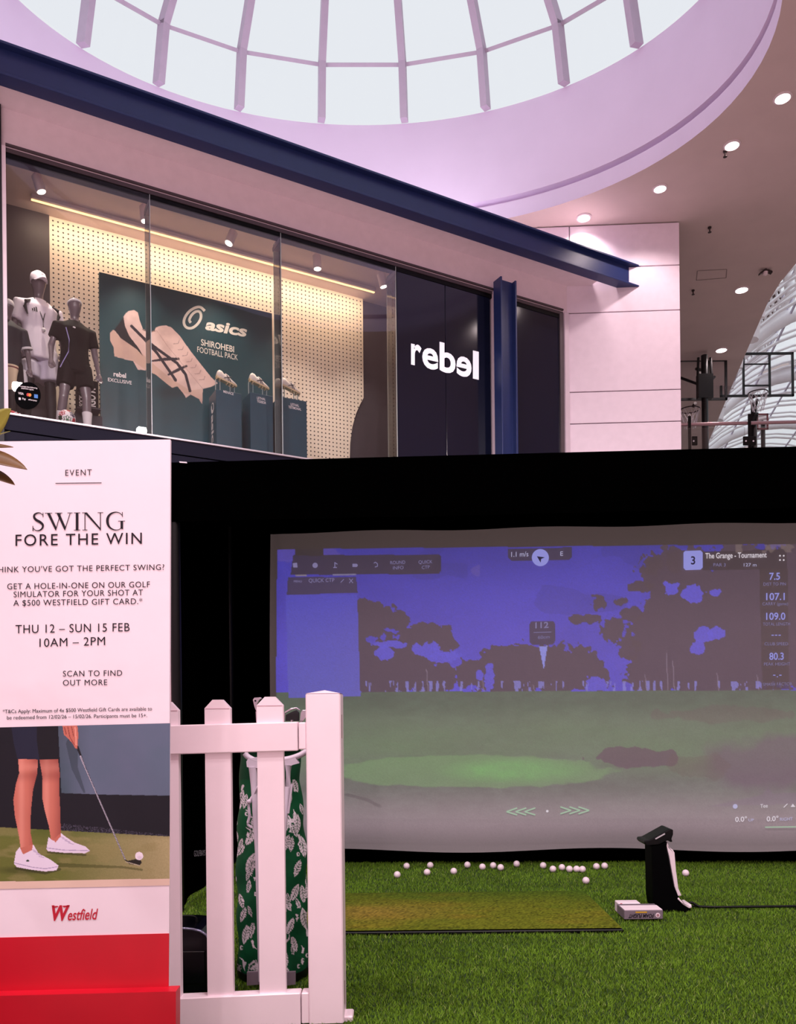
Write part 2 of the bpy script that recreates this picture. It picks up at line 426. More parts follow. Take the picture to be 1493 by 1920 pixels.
# ================================================================ shop front structure
BULK = mat('bulkhead_paint', (250, 232, 238), .55)
ss0, ss1 = -.9, 8.62
mb = MB(); sbox(mb, ss0, ss1, 0, .25, WTOP + .03, FTOP + .12)
structure(mb.build('wall_shop_fascia', BULK), 'pale pink fascia above the shop window')
mb = MB(); sbox(mb, ss0, ss1 + .35, -.42, 0, FTOP, FTOP + .12); structure(mb.build('trim_2', WHITE), 'white soffit between steel beam and shop fascia')
mb = MB(); sbox(mb, ss0, ss1, .25, 4.5, FTOP + .02, FTOP + .12); structure(mb.build('roof_shop', WHITE), 'flat white roof over the shop display')
for us_ in (1.2, 3.6, 6.0):                              # added lights, unseen behind the beam, there to brighten the skylight drum
    u_ = empty('drum_fill_light', W(us_, .45, FTOP + .12)); tag(u_, 'added unseen slim white fill light on the shop roof, %s behind the beam' % {1.2: 'left', 3.6: 'middle', 6.0: 'right'}[us_], 'drum_fill_light', 'added fill lights on the shop roof')
    mb = MB(); sbox(mb, us_ - .55, us_ + .55, .40, .50, FTOP + .12, FTOP + .17, .004); mb.build('housing', WHITE, u_)
    la_ = area('drum_fill_lamp', (0, 0, .07), 1.0, FILL_PW, (.98, .9, 1.0), (math.pi, 0, math.atan2(T_[1], T_[0])), .08); la_.parent = u_
# head frame lines, jambs, sill
FR = mat('window_head_frame', (92, 80, 84), .4, metal=.4)
win = empty('window_3', W(3, 0, SILL)); structure(win, 'frameless glass shop window with glass fins')
S_L = 0.03; S_1, S_2, S_3 = sx(284), sx(529), sx(744)
mb = MB(); sbox(mb, S_L, ss1 - .1, -.015, .05, WTOP - .02, WTOP + .03); sbox(mb, S_L, ss1 - .1, -.03, .02, WTOP + .05, WTOP + .075); mb.build('head_frame', FR, win)
mb = MB(); sbox(mb, S_L, ss1 - .1, .0, .12, WTOP - .08, WTOP - .02); mb.build('head_channel', BLACKP, win)
SILLM = mat('sill_edge_metal', (214, 206, 214), .3, metal=.3)
mb = MB(); sbox(mb, S_L, sx(1055), -.03, .03, SILL - .012, SILL + .008); mb.build('sill_strip', SILLM, win)
mb = MB(); sbox(mb, S_L - .045, S_L, -.04, .05, SILL - .01, WTOP + .03); mb.build('jamb', WHITE, win)
for a, b in ((S_L, S_1), (S_1, S_2), (S_2, S_3)):
    mb = MB(); sbox(mb, a + .004, b - .004, 0, .012, SILL, WTOP - .02); mb.build('pane', GLASS, win)
for q in (S_1, S_2, S_3):
    mb = MB(); sbox(mb, q - .008, q + .008, .02, .27, SILL, WTOP - .05); mb.build('glass_fin', GLASS, win)
    mb = MB(); sbox(mb, q - .009, q + .009, .27, .278, SILL, WTOP - .05); sbox(mb, q - .004, q + .004, -.004, .014, SILL, WTOP - .02); mb.build('fin_edge', GEDGE, win)
    mb = MB(); sbox(mb, q - .012, q + .012, .02, .3, WTOP - .14, WTOP - .08); mb.build('fin_clamp', GREYM, win)
# dark glazed panels right of the window
S_4, S_5, S_6, S_7 = sx(924), sx(941), sx(973), sx(1054)
WFR = mat('white_frame', (230, 214, 224), .4)
SB = 2.2
dp = empty('wall_dark_panel', W((S_3 + S_4)/2, 0, SB)); structure(dp, 'navy gloss panels right of the shop window')
hm = (S_3 + S_4)/2
for a, b in ((S_3 + .02, hm - .004), (hm + .004, S_4 - .03), (S_6 - .12, S_7 - .05)):
    mb = MB(); sbox(mb, a, b, .01, .06, SB, WTOP - .02, .004); mb.build('panel', NAVYD, dp)
mb = MB(); sbox(mb, S_3 + .01, ss1, .06, .2, SB, WTOP); mb.build('backing', BLACKP, dp)
for a, b in ((S_4, S_4 + .05), (S_4 + .08, S_5 + .05), (S_7 + .03, ss1)):
    mb = MB(); sbox(mb, a, b, -.05, .06, SB, WTOP + .02, .004); mb.build('frame', WFR, dp)
mb = MB(); sbox(mb, S_4 + .05, S_4 + .08, -.01, .06, SB, WTOP); sbox(mb, S_7 - .05, S_7 + .03, -.02, .06, SB, WTOP); mb.build('frame_gap', GREYM, dp)
# navy base under the sill, lower wall
mb = MB(); sbox(mb, -.9, ss1, .0, .12, SILL - .19, SILL - .012); sbox(mb, -.9, ss1, .035, .12, SILL - .21, SILL - .19); sbox(mb, -.9, ss1, -.005, .12, 3.35, SILL - .21)
structure(mb.build('wall_shop_base', mat('navy_base_panel', (26, 26, 44), .6, spec=.15)), 'dark navy base band below the shop window')
mb = MB(); sbox(mb, -3, ss1, .02, .2, 3.25, 3.35); structure(mb.build('trim_3', BLACKP), 'black shadow line under the navy band')
mb = MB(); sbox(mb, -6, ss1, .05, .2, 0, 3.25); structure(mb.build('wall_lower', PINKW), 'pale pink wall below the shop')
mb = MB(); sbox(mb, -.9, S_L - .045, -.05, .3, SILL - .8, FTOP); structure(mb.build('wall_left_pier', mat('black_pier', (12, 12, 22), .5)), 'black pier at the left end of the shop window')
# ================================================================ shop interior
BO = 1.5
shz = SP(93, 405, BO)[1]
SINT = mat('shop_ceiling_paint', (214, 190, 186), .7)
mb = MB(); sbox(mb, -.9, 6.4, .12, BO + .3, shz, shz + .1); structure(mb.build('ceiling_shop', SINT), 'shop display ceiling')
mb = MB(); sbox(mb, -.9, 6.4, .12, BO + .3, SILL - .12, SILL - .02); structure(mb.build('floor_shop', DARK), 'shop display floor')
pb0, pb1 = sx(94, BO, 600), sx(682, BO, 700)
mb = MB(); sbox(mb, -.9, pb0, BO - .02, BO + .1, SILL - .02, shz); structure(mb.build('wall_shop_left', DARK), 'dark grey shop wall behind mannequins')
mb = MB(); sbox(mb, pb0, 6.4, BO + .06, BO + .2, SILL - .02, shz); structure(mb.build('wall_shop_back', DARK), 'dark shop wall right of the pegboard')
mb = MB(); sbox(mb, 6.3, 6.4, .2, BO + .1, SILL - .02, shz); structure(mb.build('wall_shop_right', DARK), 'dark shop side wall')
mb = MB(); sbox(mb, -.95, -.9, .1, BO + .1, SILL - .02, shz); structure(mb.build('wall_shop_side', DARK), 'dark shop side wall at left')
# pegboard with hole pattern
pm = bpy.data.materials.new('pegboard'); pm.use_nodes = True; N = pm.node_tree.nodes; L = pm.node_tree.links; p = N['Principled BSDF']; p.inputs['Roughness'].default_value = .6
tc = N.new('ShaderNodeTexCoord'); sp = N.new('ShaderNodeSeparateXYZ'); L.new(tc.outputs['Object'], sp.inputs[0])
def mth(op, a, b=None):
    q = N.new('ShaderNodeMath'); q.operation = op
    for i, v in enumerate((a, b)):
        if v is None: continue
        if isinstance(v, (int, float)): q.inputs[i].default_value = v
        else: L.new(v, q.inputs[i])
    return q.outputs[0]
PGS = .066
fx = mth('SUBTRACT', mth('FRACT', mth('DIVIDE', sp.outputs[0], PGS)), .5); fz = mth('SUBTRACT', mth('FRACT', mth('DIVIDE', sp.outputs[2], PGS)), .5)
d2 = mth('ADD', mth('MULTIPLY', fx, fx), mth('MULTIPLY', fz, fz)); hole = mth('LESS_THAN', d2, .032)
mx = N.new('ShaderNodeMix'); mx.data_type = 'RGBA'; L.new(hole, mx.inputs[0]); mx.inputs[6].default_value = rgb(240, 222, 205); mx.inputs[7].default_value = rgb(30, 22, 26); L.new(mx.outputs[2], p.inputs['Base Color'])
# outline with the curved lower right corner, in shop coordinates
prof = [(pb0, SILL - .02)] + [SP(x, y, BO) for x, y in ((656, 905), (656, 860), (657, 830), (661, 800), (668, 775), (676, 757), (682, 746))] + [(pb1, shz), (pb0, shz)]
SM = Matrix((( T_[0], N_[0], 0, SO[0]), (T_[1], N_[1], 0, SO[1]), (0, 0, 1, 0), (0, 0, 0, 1)))
mb = MB(); mb.prism([(s, BO, z) for s, z in prof], (0, .04, 0)); pgo = mb.build('wall_pegboard', pm); pgo.matrix_world = SM; structure(pgo, 'cream perforated pegboard wall in the shop window')
# ================================================================ turf
YB = 5.45; SK = -.048                                   # back curtain depth and skew
TURFM = mat('turf_backing', (36, 62, 10), .9, var=.35, scale=9, bump=.5, bscale=220)
structure(MB().box((-2.6, 1.6, 0), (4.2, 5.9, .006)).build('floor_turf', TURFM), 'green artificial turf base')
mxr = at(1170, 1757, 3.69)[0]
def blades(n, xr, yr, h, base, name, z0):
    r = RNG; x = r.uniform(*xr, n); v = r.random(n); y = yr[0]*(yr[1]/yr[0])**v            # denser near the viewer
    keep = ~((x < mxr) & (x > -.62) & (y > 3.69) & (y < 4.47)); x = x[keep]; y = y[keep]; n = len(x); a = r.uniform(0, 2*np.pi, n); w = .0022; hh = h*r.uniform(.6, 1.15, n); dx = r.normal(0, .45, n)*hh; dy = r.normal(0, .45, n)*hh
    P0 = np.stack([x - w*np.cos(a), y - w*np.sin(a), np.full(n, z0)], 1); P1 = np.stack([x + w*np.cos(a), y + w*np.sin(a), np.full(n, z0)], 1)
    P2 = np.stack([x + dx, y + dy, z0 + hh], 1)
    V = np.stack([P0, P1, P2], 1).reshape(-1, 3).astype(np.float32); me = bpy.data.meshes.new(name)
    me.vertices.add(3*n); me.vertices.foreach_set('co', V.ravel()); me.loops.add(3*n); me.loops.foreach_set('vertex_index', np.arange(3*n, dtype=np.int32))
    me.polygons.add(n); me.polygons.foreach_set('loop_start', np.arange(n, dtype=np.int32)*3); me.update(calc_edges=True)
    ca = me.color_attributes.new('print', 'FLOAT_COLOR', 'POINT')
    t = r.random(n); pat = fbm(x + 9, y*2.2 + 9, .35, 5, 3); c = tolin(base)[None]*(0.55 + .5*t + .55*(pat - .35))[:, None]
    pale = r.random(n) < .05; c[pale] = tolin((150, 170, 90))
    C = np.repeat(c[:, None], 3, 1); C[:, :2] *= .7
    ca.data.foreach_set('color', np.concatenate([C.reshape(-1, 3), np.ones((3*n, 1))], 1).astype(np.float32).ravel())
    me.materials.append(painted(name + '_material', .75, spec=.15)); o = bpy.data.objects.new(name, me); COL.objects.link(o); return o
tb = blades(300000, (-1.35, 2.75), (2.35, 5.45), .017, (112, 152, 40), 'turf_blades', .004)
tag(tb, 'short green blades of the artificial turf', 'turf', None, 'stuff')
# hitting mat
MY0 = 3.69; mx1 = at(1170, 1757, MY0)[0]
mat_root = empty('hitting_mat', (0, 4.0, .006)); tag(mat_root, 'worn yellow green hitting mat with black rubber edge on the turf', 'mat')
mz = .028
mb = MB(); mb.bbox((-.62, MY0, .006), (mx1, MY0 + .78, mz - .004), .004); mb.build('rubber_base', BLACKP, mat_root)
gy, gx = np.meshgrid(np.linspace(MY0 + .012, MY0 + .775, 70), np.linspace(-.616, mx1 - .004, 200), indexing='ij')
Pm = np.stack([gx, gy, np.full_like(gx, mz)], -1); pt = Paint(gx, gy, (96, 104, 24))
w1 = fbm(gx*1 + 3, gy*3 + 3, .4, 3)
pt.put(np.clip((w1 - .45)*2.2, 0, .7), (124, 108, 34)); pt.put(np.clip((fbm(gx + 7, gy + 7, .3, 8) - .5)*2, 0, .8), (62, 92, 18))
pt.put(np.exp(-((gx + .15)/.35)**2 - ((gy - 4.05)/.16)**2)*.55, (140, 112, 52)); pt.put(np.clip((gy - MY0 - .45)/.33, 0, 1)*.75, (50, 82, 16)); pt.noise(.28)
grid_mesh('mat_surface', Pm, pt.C, painted('mat_pile', .85, spec=.1, bump=.6), mat_root)
# ================================================================ simulator enclosure
EX0, EX1, EY0, EZ = -1.15, 4.0, 4.10, 2.33
enc = empty('golf_enclosure', (1.4, 4.7, 0)); tag(enc, 'black fabric golf simulator enclosure box around the projection screen', 'enclosure')
def EN(x, y, z): return np.array([x, y + SK*x*(1 if y > 4.0 else 1), z])
ztl = at(335, 866, EY0 - SK)[2]
def wavy(x0, x1, y, z0, z1, amp, per, nx=60):
    xs = np.linspace(x0, x1, nx); mb_ = MB(); v = [EN(x, y + amp*math.sin(x*per) + .4*amp*math.sin(x*per*2.3 + 1), z) for z in (z0, z1) for x in xs]
    mb_.add(v, [(i, i + 1, nx + i + 1, nx + i) for i in range(nx - 1)]); return mb_
wavy(EX0 + .02, EX1, YB, .005, EZ - .02, .012, 9).build('back_curtain', BLACKF, enc, True)
mb = MB(); ys_ = np.linspace(EY0 + .03, YB, 30); mb.add([EN(EX0 + .015*math.sin(y*14), y, z) for z in (.03, EZ) for y in ys_], [(i, i + 1, 31 + i, 30 + i) for i in range(29)]); mb.build('side_curtain', BLACKF, enc, True)
mb = MB(); mb.box((EX0 - .02, EY0, EZ - .02), (EX1, YB + .02, EZ), EN); mb.build('roof_cover', BLACKF, enc)
mb = MB(); mb.box((EX0 - .03, EY0 - .03, EZ - .30), (EX1, EY0 + .01, EZ + .005), EN); mb.build('valance', BLACKF, enc)
mb = MB(); mb.tube([EN(EX0, EY0, .0), EN(EX0, EY0, EZ)], .028, 10); mb.build('frame_pole', BLACKP, enc, True)
mb = MB(); mb.tube([EN(EX0, YB - .02, .0), EN(EX0, YB - .02, EZ)], .028, 10); mb.build('frame_pole', BLACKP, enc, True)
mb = MB(); mb.tube([EN(EX1, EY0, .0), EN(EX1, EY0, EZ)], .028, 10); mb.build('frame_pole', BLACKP, enc, True)
ENP = Plane(EN(0, EY0 - .034, 0), (-SK, 1, 0))
px_poly(ENP, -.004, [(336, 865), (350, 866), (351, 868.5), (337, 867.5)], mat('white_plate', (220, 210, 220), .4), enc, 'corner_plate', .003)
# maker's mark on the side curtain
SIDE = Plane((EX0 + .03, 4.5, 0), (-1, 0, 0))
LOGOW = mat('logo_grey', (150, 146, 156), .7)
letter_px(SIDE, 0, 'GOLFBAYS', 364, 1606, 385, 1604, 11, LOGOW, enc)
# ================================================================ projection screen
SY = 5.30
SCR = Plane((0, SY, 0), (-SK, 1, 0))
tl = SCR.hit(507, 1000); bl = SCR.hit(505, 1597); tr = SCR.hit(1600, 972)
xa, xb = tl[0], tr[0]; za, zb = bl[2], tl[2]
scr = empty('projection_screen', (1.2, SY + SK*1.2, za)); tag(scr, 'white fabric impact screen showing a projected golf hole', 'screen')
NW, NH = 700, 400
gu, gv = np.meshgrid(np.linspace(0, 1, NW), np.linspace(0, 1, NH))
Xs = xa + gu*(xb - xa); Zs = zb + gv*(za - zb); Ps = np.stack([Xs, SY + SK*Xs, Zs], -1)
PX, PY = proj(Ps)
q = Paint(PX, PY, (46, 40, 40))
pic = (PX > 520) & (PY > 1030 - (PX - 520)*.0105)
# sky
k1 = np.clip((PY - 1020)/280, 0, 1)[..., None]
sky = tolin((52, 50, 150))*(1 - k1) + tolin((72, 66, 188))*k1
n1 = fbm(PX, PY*2, 160, 11); sky = sky*(.78 + .5*n1)[..., None]
q.put(pic & (PY < 1300), sky)
q.put(((fbm(PX, PY*2.6, 210, 21) > .56) & pic & (PY < 1230) & (PX > 760))*.28, (36, 38, 110))
q.put(((fbm(PX, PY*3, 120, 22) > .6) & pic & (PY < 1080) & (PX < 900))*.35, (96, 80, 150))
# trees: unions of noisy ellipses
TR = (66, 54, 64)
def tree(es, op=.97, col=TR, seed=0, am=1.25):
    nz = .45*fbm(PX, PY, 24, 30 + seed, 3) + .55*fbm(PX, PY, 9, 50 + seed, 3); d = np.full(PX.shape, 9.)
    for cx, cy, rx, ry in es: d = np.minimum(d, np.hypot((PX - cx)/rx, (PY - cy)/ry))
    q.put(((d + am*(nz - .5)) < 1) & pic, col) if op > .99 else q.put(((d + am*(nz - .5) < 1) & pic)*op, col)
tree([(690, 1160, 52, 36), (740, 1165, 30, 18), (800, 1190, 50, 22), (835, 1205, 22, 18), (700, 1260, 60, 60), (760, 1245, 70, 55), (820, 1275, 40, 35), (665, 1220, 30, 80)], seed=1)
tree([(890, 1262, 36, 28), (930, 1250, 40, 38), (980, 1240, 46, 34), (1030, 1250, 50, 42), (1090, 1245, 40, 36), (1120, 1275, 26, 26), (1060, 1280, 80, 22), (960, 1282, 80, 18)], seed=2)
tree([(1245, 1080, 50, 50), (1290, 1130, 70, 70), (1255, 1190, 75, 80), (1330, 1180, 80, 100), (1400, 1100, 80, 80), (1440, 1200, 90, 110), (1230, 1260, 60, 50), (1330, 1265, 110, 45), (1520, 1140, 110, 150), (1300, 1055, 40, 30), (1470, 1060, 60, 40)], seed=3, am=1.3)
tree([(1125, 1130, 16, 18), (1110, 1160, 20, 10), (1165, 1128, 12, 8), (1085, 1160, 16, 8), (1150, 1180, 22, 24), (1180, 1150, 22, 14), (1200, 1100, 26, 10), (1225, 1060, 16, 20), (1265, 1050, 14, 26), (1180, 1215, 20, 26)], seed=4, am=1.7)
for cx, cy, rx, ry in ((725, 1208, 36, 7), (800, 1218, 26, 14), (720, 1222, 18, 14), (835, 1232, 30, 10), (918, 1270, 10, 26), (900, 1265, 8, 12), (1300, 1112, 24, 16), (1318, 1190, 16, 12), (1345, 1188, 14, 12), (1258, 1105, 16, 14), (1342, 1110, 10, 8), (1308, 1215, 12, 12), (1120, 1285, 20, 14)):
    nz = fbm(PX, PY, 12, 77, 3); q.put(((np.hypot((PX - cx)/rx, (PY - cy)/ry) + 1.2*(nz - .5)) < 1)*.9, (78, 74, 196))
nz = fbm(PX*2.2, PY*.6, 14, 91, 3); q.put(((np.abs(PY - 1287) < 10) & (nz > .60) & pic & (PX > 640))*.7, (120, 120, 200))
for tx_, y0_ in ((1250, 1225), (1262, 1240), (1345, 1262), (800, 1255), (1420, 1265), (1210, 1265), (905, 1275), (1000, 1284)): q.stroke([(tx_, y0_), (tx_ + 3, 1298)], 1.6, (130, 116, 136), .6)
# ground: grass, brighter green, mauve foreground with room light painted in
g = (PY > 1298 - (PX - 520)*.004) & pic
kk = np.clip((PY - 1298)/290, 0, 1)[..., None]; nz = fbm(PX, PY*3, 120, 41)[..., None]
gc = tolin((66, 84, 70))*(1 - kk) + tolin((96, 94, 94))*kk
gc = gc*(.62 + .4*nz + .38*fbm(PX, PY*2.5, 18, 43, 3)[..., None])*1.12
q.put(g, gc)
q.put(g*np.clip((PY - 1310)/60, 0, 1)*np.clip((1470 - PY)/60, 0, 1)*(.25 + .45*fbm(PX, PY*3, 150, 44)), (92, 124, 84))
q.put(np.clip((1 - np.hypot((PX - 885)/260, (PY - 1447)/32) + .25*(fbm(PX, PY*2.5, 26, 47, 3) - .5))/.08, 0, 1)*.6, (104, 142, 92))
q.put(np.clip((1 - np.hypot((PX - 960)/150, (PY - 1445)/26))/.6, 0, 1)*(.3 + .5*fbm(PX, PY*2, 20, 48, 3)), (104, 166, 92))
q.put(np.clip((PY - 1480)/70, 0, 1)*g*.8, (122, 104, 114))  # lower picture lightened in place of room light falling on the fabric
q.put(np.clip((1 - np.hypot((PX - 1470)/190, (PY - 1430)/60) + .7*(fbm(PX, PY, 50, 61) - .5))/.35, 0, 1)*.65, (92, 68, 92))
nz = fbm(PX, PY, 28, 55, 3)
q.put(((np.hypot((PX - 1190)/75, (PY - 1422)/20) + .9*(nz - .5)) < .95)*.8, (80, 58, 76)); q.put(((np.hypot((PX - 1310)/60, (PY - 1440)/26) + 1.1*(nz - .5)) < .9)*.35, (80, 66, 60))
q.put(((np.hypot((PX - 1380)/140, (PY - 1340)/16) + 1.1*(nz - .5)) < .9)*.35, (86, 64, 70))
q.stroke([(650, 1490), (690, 1500), (712, 1512)], 6, (60, 52, 60), .5); q.poly([(1330, 1512), (1430, 1490), (1440, 1475), (1450, 1488), (1600, 1480), (1600, 1505)], (100, 86, 104), .6)
q.put((PY > 1592 - 1e9)*0, (0, 0, 0))
q.put(np.clip((PY - 1545)/40, 0, 1), (74, 66, 70))
# interface panels
UI = (50, 44, 56)
q.poly([(550, 1041), (824, 1040), (828, 1044), (827, 1070), (823, 1076), (545, 1078)], (46, 40, 56), .95)
q.poly([(540, 1083), (668, 1081), (671, 1112), (538, 1115)], (52, 46, 72), .95)
q.poly([(536, 1116), (670, 1114), (676, 1306), (541, 1309)], (66, 66, 176), .97); q.put(pip(PX, PY, [(536, 1116), (670, 1114), (676, 1306), (541, 1309)])*np.clip((PY - 1116)/220, 0, 1)*.6, (92, 96, 176))
q.rect(553, 1028, 606, 1042, (46, 40, 46)); q.stroke([(555, 1079), (575, 1079)], 2, (120, 110, 130)); q.stroke([(625, 1078), (668, 1077)], 2, (110, 104, 140))
q.poly([(952, 1029), (1073, 1026), (1073, 1044), (1067, 1050), (960, 1052), (953, 1046)], (46, 42, 66), .96)
q.poly([(995, 1166), (1038, 1164), (1041, 1170), (1041, 1203), (1037, 1209), (998, 1209), (994, 1204), (993, 1171)], (48, 42, 66), .96)
q.poly([(1011, 1212), (1027, 1211), (1020, 1256)], (126, 132, 214), .95)
q.poly([(1318, 1034), (1476, 1030), (1476, 1066), (1318, 1069)], (42, 36, 44), .9); q.poly([(1424, 1066), (1478, 1066), (1480, 1292), (1430, 1292)], (46, 38, 42), .85)
q.put(((fbm(PX, PY, 18, 101, 3) > .6) & (PX > 1380) & (PY < 1036) & pic)*.5, (120, 104, 100))
q.noise(.07)
# fabric edge stays plain
edge = (PX < 519) | (~pic); q.put(edge*.9, (52, 44, 44))
back = .035*np.clip((PY - 1500)/100, 0, 1)*(0.5 + .5*np.sin(PX*.011 + 1.2))*np.clip((PY - 1515)/60, 0, 1) + .012*np.exp(-((PX - 512)/10)**2) + .02*np.clip((PY - 1535)/50, 0, 1)
Ps[..., 1] += back
Ps[..., 2] += np.where(gv > .97, .012*np.sin(PX*.012 + .6)*(gv - .97)/.03, 0) + np.where(gv < .03, .006*np.sin(PX*.02)*(.03 - gv)/.03, 0)
Ps[..., 0] += np.where(gu < .02, -.015*np.sin(gv*math.pi*1.0)*(.02 - gu)/.02, 0)
SCM = painted('projected_screen_fabric', .85, estr=.88, base=.25, spec=.1)
grid_mesh('screen_sheet', Ps, q.C, SCM, scr)
mb = MB(); mb.box((xa, 0, 0), (xb, .004, 1), lambda x, y, z: np.array([x, SY + SK*x + .085 + y, za + .02 + z*(zb - za - .03)])); mb.build('screen_backing', BLACKF, scr)
def emi(name, c, s=1.0):
    m = mat(name, (90, 88, 96), .8, emit=c, estr=s); return m
TW = emi('projected_white', (176, 172, 206), .9); TP = emi('projected_pale', (150, 150, 226), .8); TD = emi('projected_dim', (124, 116, 156), .9); TI = emi('projected_ink', (34, 32, 70), .6); TG = emi('projected_mint', (160, 190, 160), .8); TWW = emi('projected_bright', (216, 206, 214), .9)
so = -.006
def st(*a, **k): return letter_px(SCR, so, *a, parent=scr, **k)
def ellpts(cx, cy, rx, ry, n=28): return [(cx + rx*math.cos(2*math.pi*i/n), cy + ry*math.sin(2*math.pi*i/n)) for i in range(n)]
st('1.1 m/s', 959, 1044, 991, 1043, 9, TW); st('E', 1051, 1042, 1056, 1042, 8, TW)
px_poly(SCR, so, ellpts(1013.5, 1045.5, 16, 16), TP, scr, 'wind_dial'); px_poly(SCR, so - .002, [(1007, 1043), (1022, 1045), (1015, 1048), (1014, 1055)], TI, scr, 'wind_arrow')
px_poly(SCR, so, [(1282, 1036), (1285, 1033), (1314, 1032), (1318, 1036), (1318, 1064), (1314, 1068), (1286, 1069), (1282, 1065)], TP, scr, 'hole_badge'); letter_px(SCR, so - .002, '3', 1296, 1058, 1304, 1058, 15, TI, scr, bold=.02)
st('The Grange - Tournament', 1323, 1047, 1438, 1045, 10, TWW, bold=.012); st('PAR 3', 1338, 1062, 1361, 1062, 6, TD); st('127 m', 1395, 1062, 1419, 1062, 6, TW)
for cx, cy in ((1463, 1042), (1470, 1042), (1463, 1050), (1470, 1050)): px_poly(SCR, so, ellpts(cx, cy, 1.7, 1.7, 8), TWW, scr, 'menu_dot')
for s_, yb, x0, x1, lab, l0, l1, yl in (('7.5', 1087, 1443, 1463, 'DIST TO PIN', 1432, 1474, 1098), ('107.1', 1125, 1437, 1472, 'CARRY (game)', 1430, 1478, 1135), ('109.0', 1162, 1437, 1473, 'TOTAL LENGTH', 1431, 1482, 1173), ('80.3', 1237, 1443, 1470, 'PEAK HEIGHT', 1433, 1482, 1248)):
    st(s_, x0, yb, x1, yb - .3, 13, TP, bold=.015); st(lab, l0, yl, l1, yl - .5, 5.5, TD)
[strokes_px(SCR, so, [[(x_, 1191), (x_ + 4.5, 1191)]], 1.6, TP, scr, 'readout_dash') for x_ in (1447, 1453.5, 1460)]; st('CLUB SPEED', 1434, 1210, 1478, 1210, 5.5, TD); [strokes_px(SCR, so, [[(x_, y_), (x_ + w_, y_)]], 1.6, TP, scr, 'readout_dash') for x_, y_, w_ in ((1450, 1266, 4.5), (1457, 1269, 2), (1461.5, 1266, 4.5))]; st('SMASH FACTOR', 1431, 1286, 1486, 1285, 5.5, TD)
st('112', 1004, 1178, 1029, 1177, 11, TD, bold=.02); strokes_px(SCR, so, [[(1001, 1186), (1034, 1185)]], 1.2, TD, scr); st('60cm', 1009, 1198, 1031, 1197, 6, TD)
st('ROUND', 732, 1058, 760, 1057, 6, TD); st('INFO', 737, 1068, 757, 1067, 6, TD); st('QUICK', 785, 1057, 811, 1056, 6, TD); st('CTP', 791, 1067, 806, 1066, 6, TD)
st('QUICK CTP', 579, 1092, 627, 1091, 7, TD); st('MENU', 551, 1092, 566, 1092, 4, TD)
strokes_px(SCR, so, [[(655, 1085), (662, 1093)], [(662, 1085), (655, 1093)], [(639, 1092), (645, 1086)]], 1.3, TD, scr, 'window_control')
px_poly(SCR, so, ellpts(591, 1060, 5, 5, 14), TD, scr, 'toolbar_icon'); px_poly(SCR, so, [(549, 1056), (557, 1055), (558, 1064), (550, 1064)], TD, scr, 'toolbar_icon')
strokes_px(SCR, so, [[(628, 1054), (628, 1064)], [(625, 1064), (632, 1064)], [(628, 1055), (633, 1058)]], 1.6, TD, scr, 'toolbar_icon'); px_poly(SCR, so, [(661, 1057), (669, 1057), (671, 1059), (671, 1061), (669, 1063), (661, 1063)], TD, scr, 'toolbar_icon'); strokes_px(SCR, so, [[(701, 1056), (704, 1054), (708, 1057), (708, 1062), (703, 1063)]], 1.4, TD, scr, 'toolbar_icon')
for i in range(3):
    x = 950 + i*17; strokes_px(SCR, so, [[(x + 20, 1515), (x, 1522), (x + 20, 1528)]], 2.6, TG, scr, 'chevron')
    x = 1105 - i*17; strokes_px(SCR, so, [[(x - 20, 1513), (x, 1519.5), (x - 20, 1526)]], 2.6, TG, scr, 'chevron')
px_poly(SCR, so, ellpts(1026.5, 1521, 2.4, 2.4, 10), TWW, scr, 'aim_dot')
px_poly(SCR, so, ellpts(1379, 1512, 4.5, 4.5, 14), TW, scr, 'aim_dot'); st('Tee', 1426, 1515, 1440, 1514, 7, TWW); px_poly(SCR, so, [(1483, 1513), (1487, 1507), (1492, 1513)], TWW, scr, 'window_control'); strokes_px(SCR, so, [[(1470, 1514), (1477, 1507)]], 1.4, TWW, scr, 'window_control')
st('0.0°', 1379, 1541, 1401, 1540, 9, TWW, bold=.01); st('UP', 1404, 1540, 1414, 1540, 5, TW); st('0.0°', 1438, 1540, 1460, 1539, 9, TWW, bold=.01); st('RIGHT', 1463, 1539, 1487, 1538, 5.5, TW); strokes_px(SCR, so, [[(1435, 1551), (1520, 1550)]], 2.2, TG, scr)
# ================================================================ golf balls
BALL = mat('white_ball_cover', (240, 222, 230), .35, bump=.15, bscale=900)
bpx = [(745, 1640), (762.6, 1623.9), (801, 1635.5), (807, 1622.4), (851, 1633.6), (876.7, 1621.6), (904.8, 1625.4), (925, 1622.8), (939, 1626.5), (969, 1619.8), (1018.8, 1622.8), (1037, 1629.5), (1054, 1626.5), (1068, 1629.5), (1081.5, 1629.5), (1092.5, 1630), (1118.6, 1624.6), (1134, 1623.5), (1099, 1651), (1286, 1637)]
lab = {0: 'leftmost white golf ball lying on the turf nearest the fence post', 18: 'single white golf ball lying nearest the viewer, in front of the scattered row', 19: 'white golf ball lying alone right of the launch monitor'}
ORD = ['second', 'third', 'fourth', 'fifth', 'sixth', 'seventh', 'eighth', 'ninth', 'tenth', 'eleventh', 'twelfth', 'thirteenth', 'fourteenth', 'fifteenth', 'sixteenth', 'seventeenth', 'eighteenth']
for i in range(1, 18): lab[i] = '%s white golf ball from the left in the scattered row below the screen' % ORD[i - 1]
lab[17] = 'right end white golf ball of the scattered row below the screen'
src = MB().sphere((0, 0, 0), .02135, 20, 14).build('golf_ball', BALL, None, True); zb_ = .006 + .0213 + .003
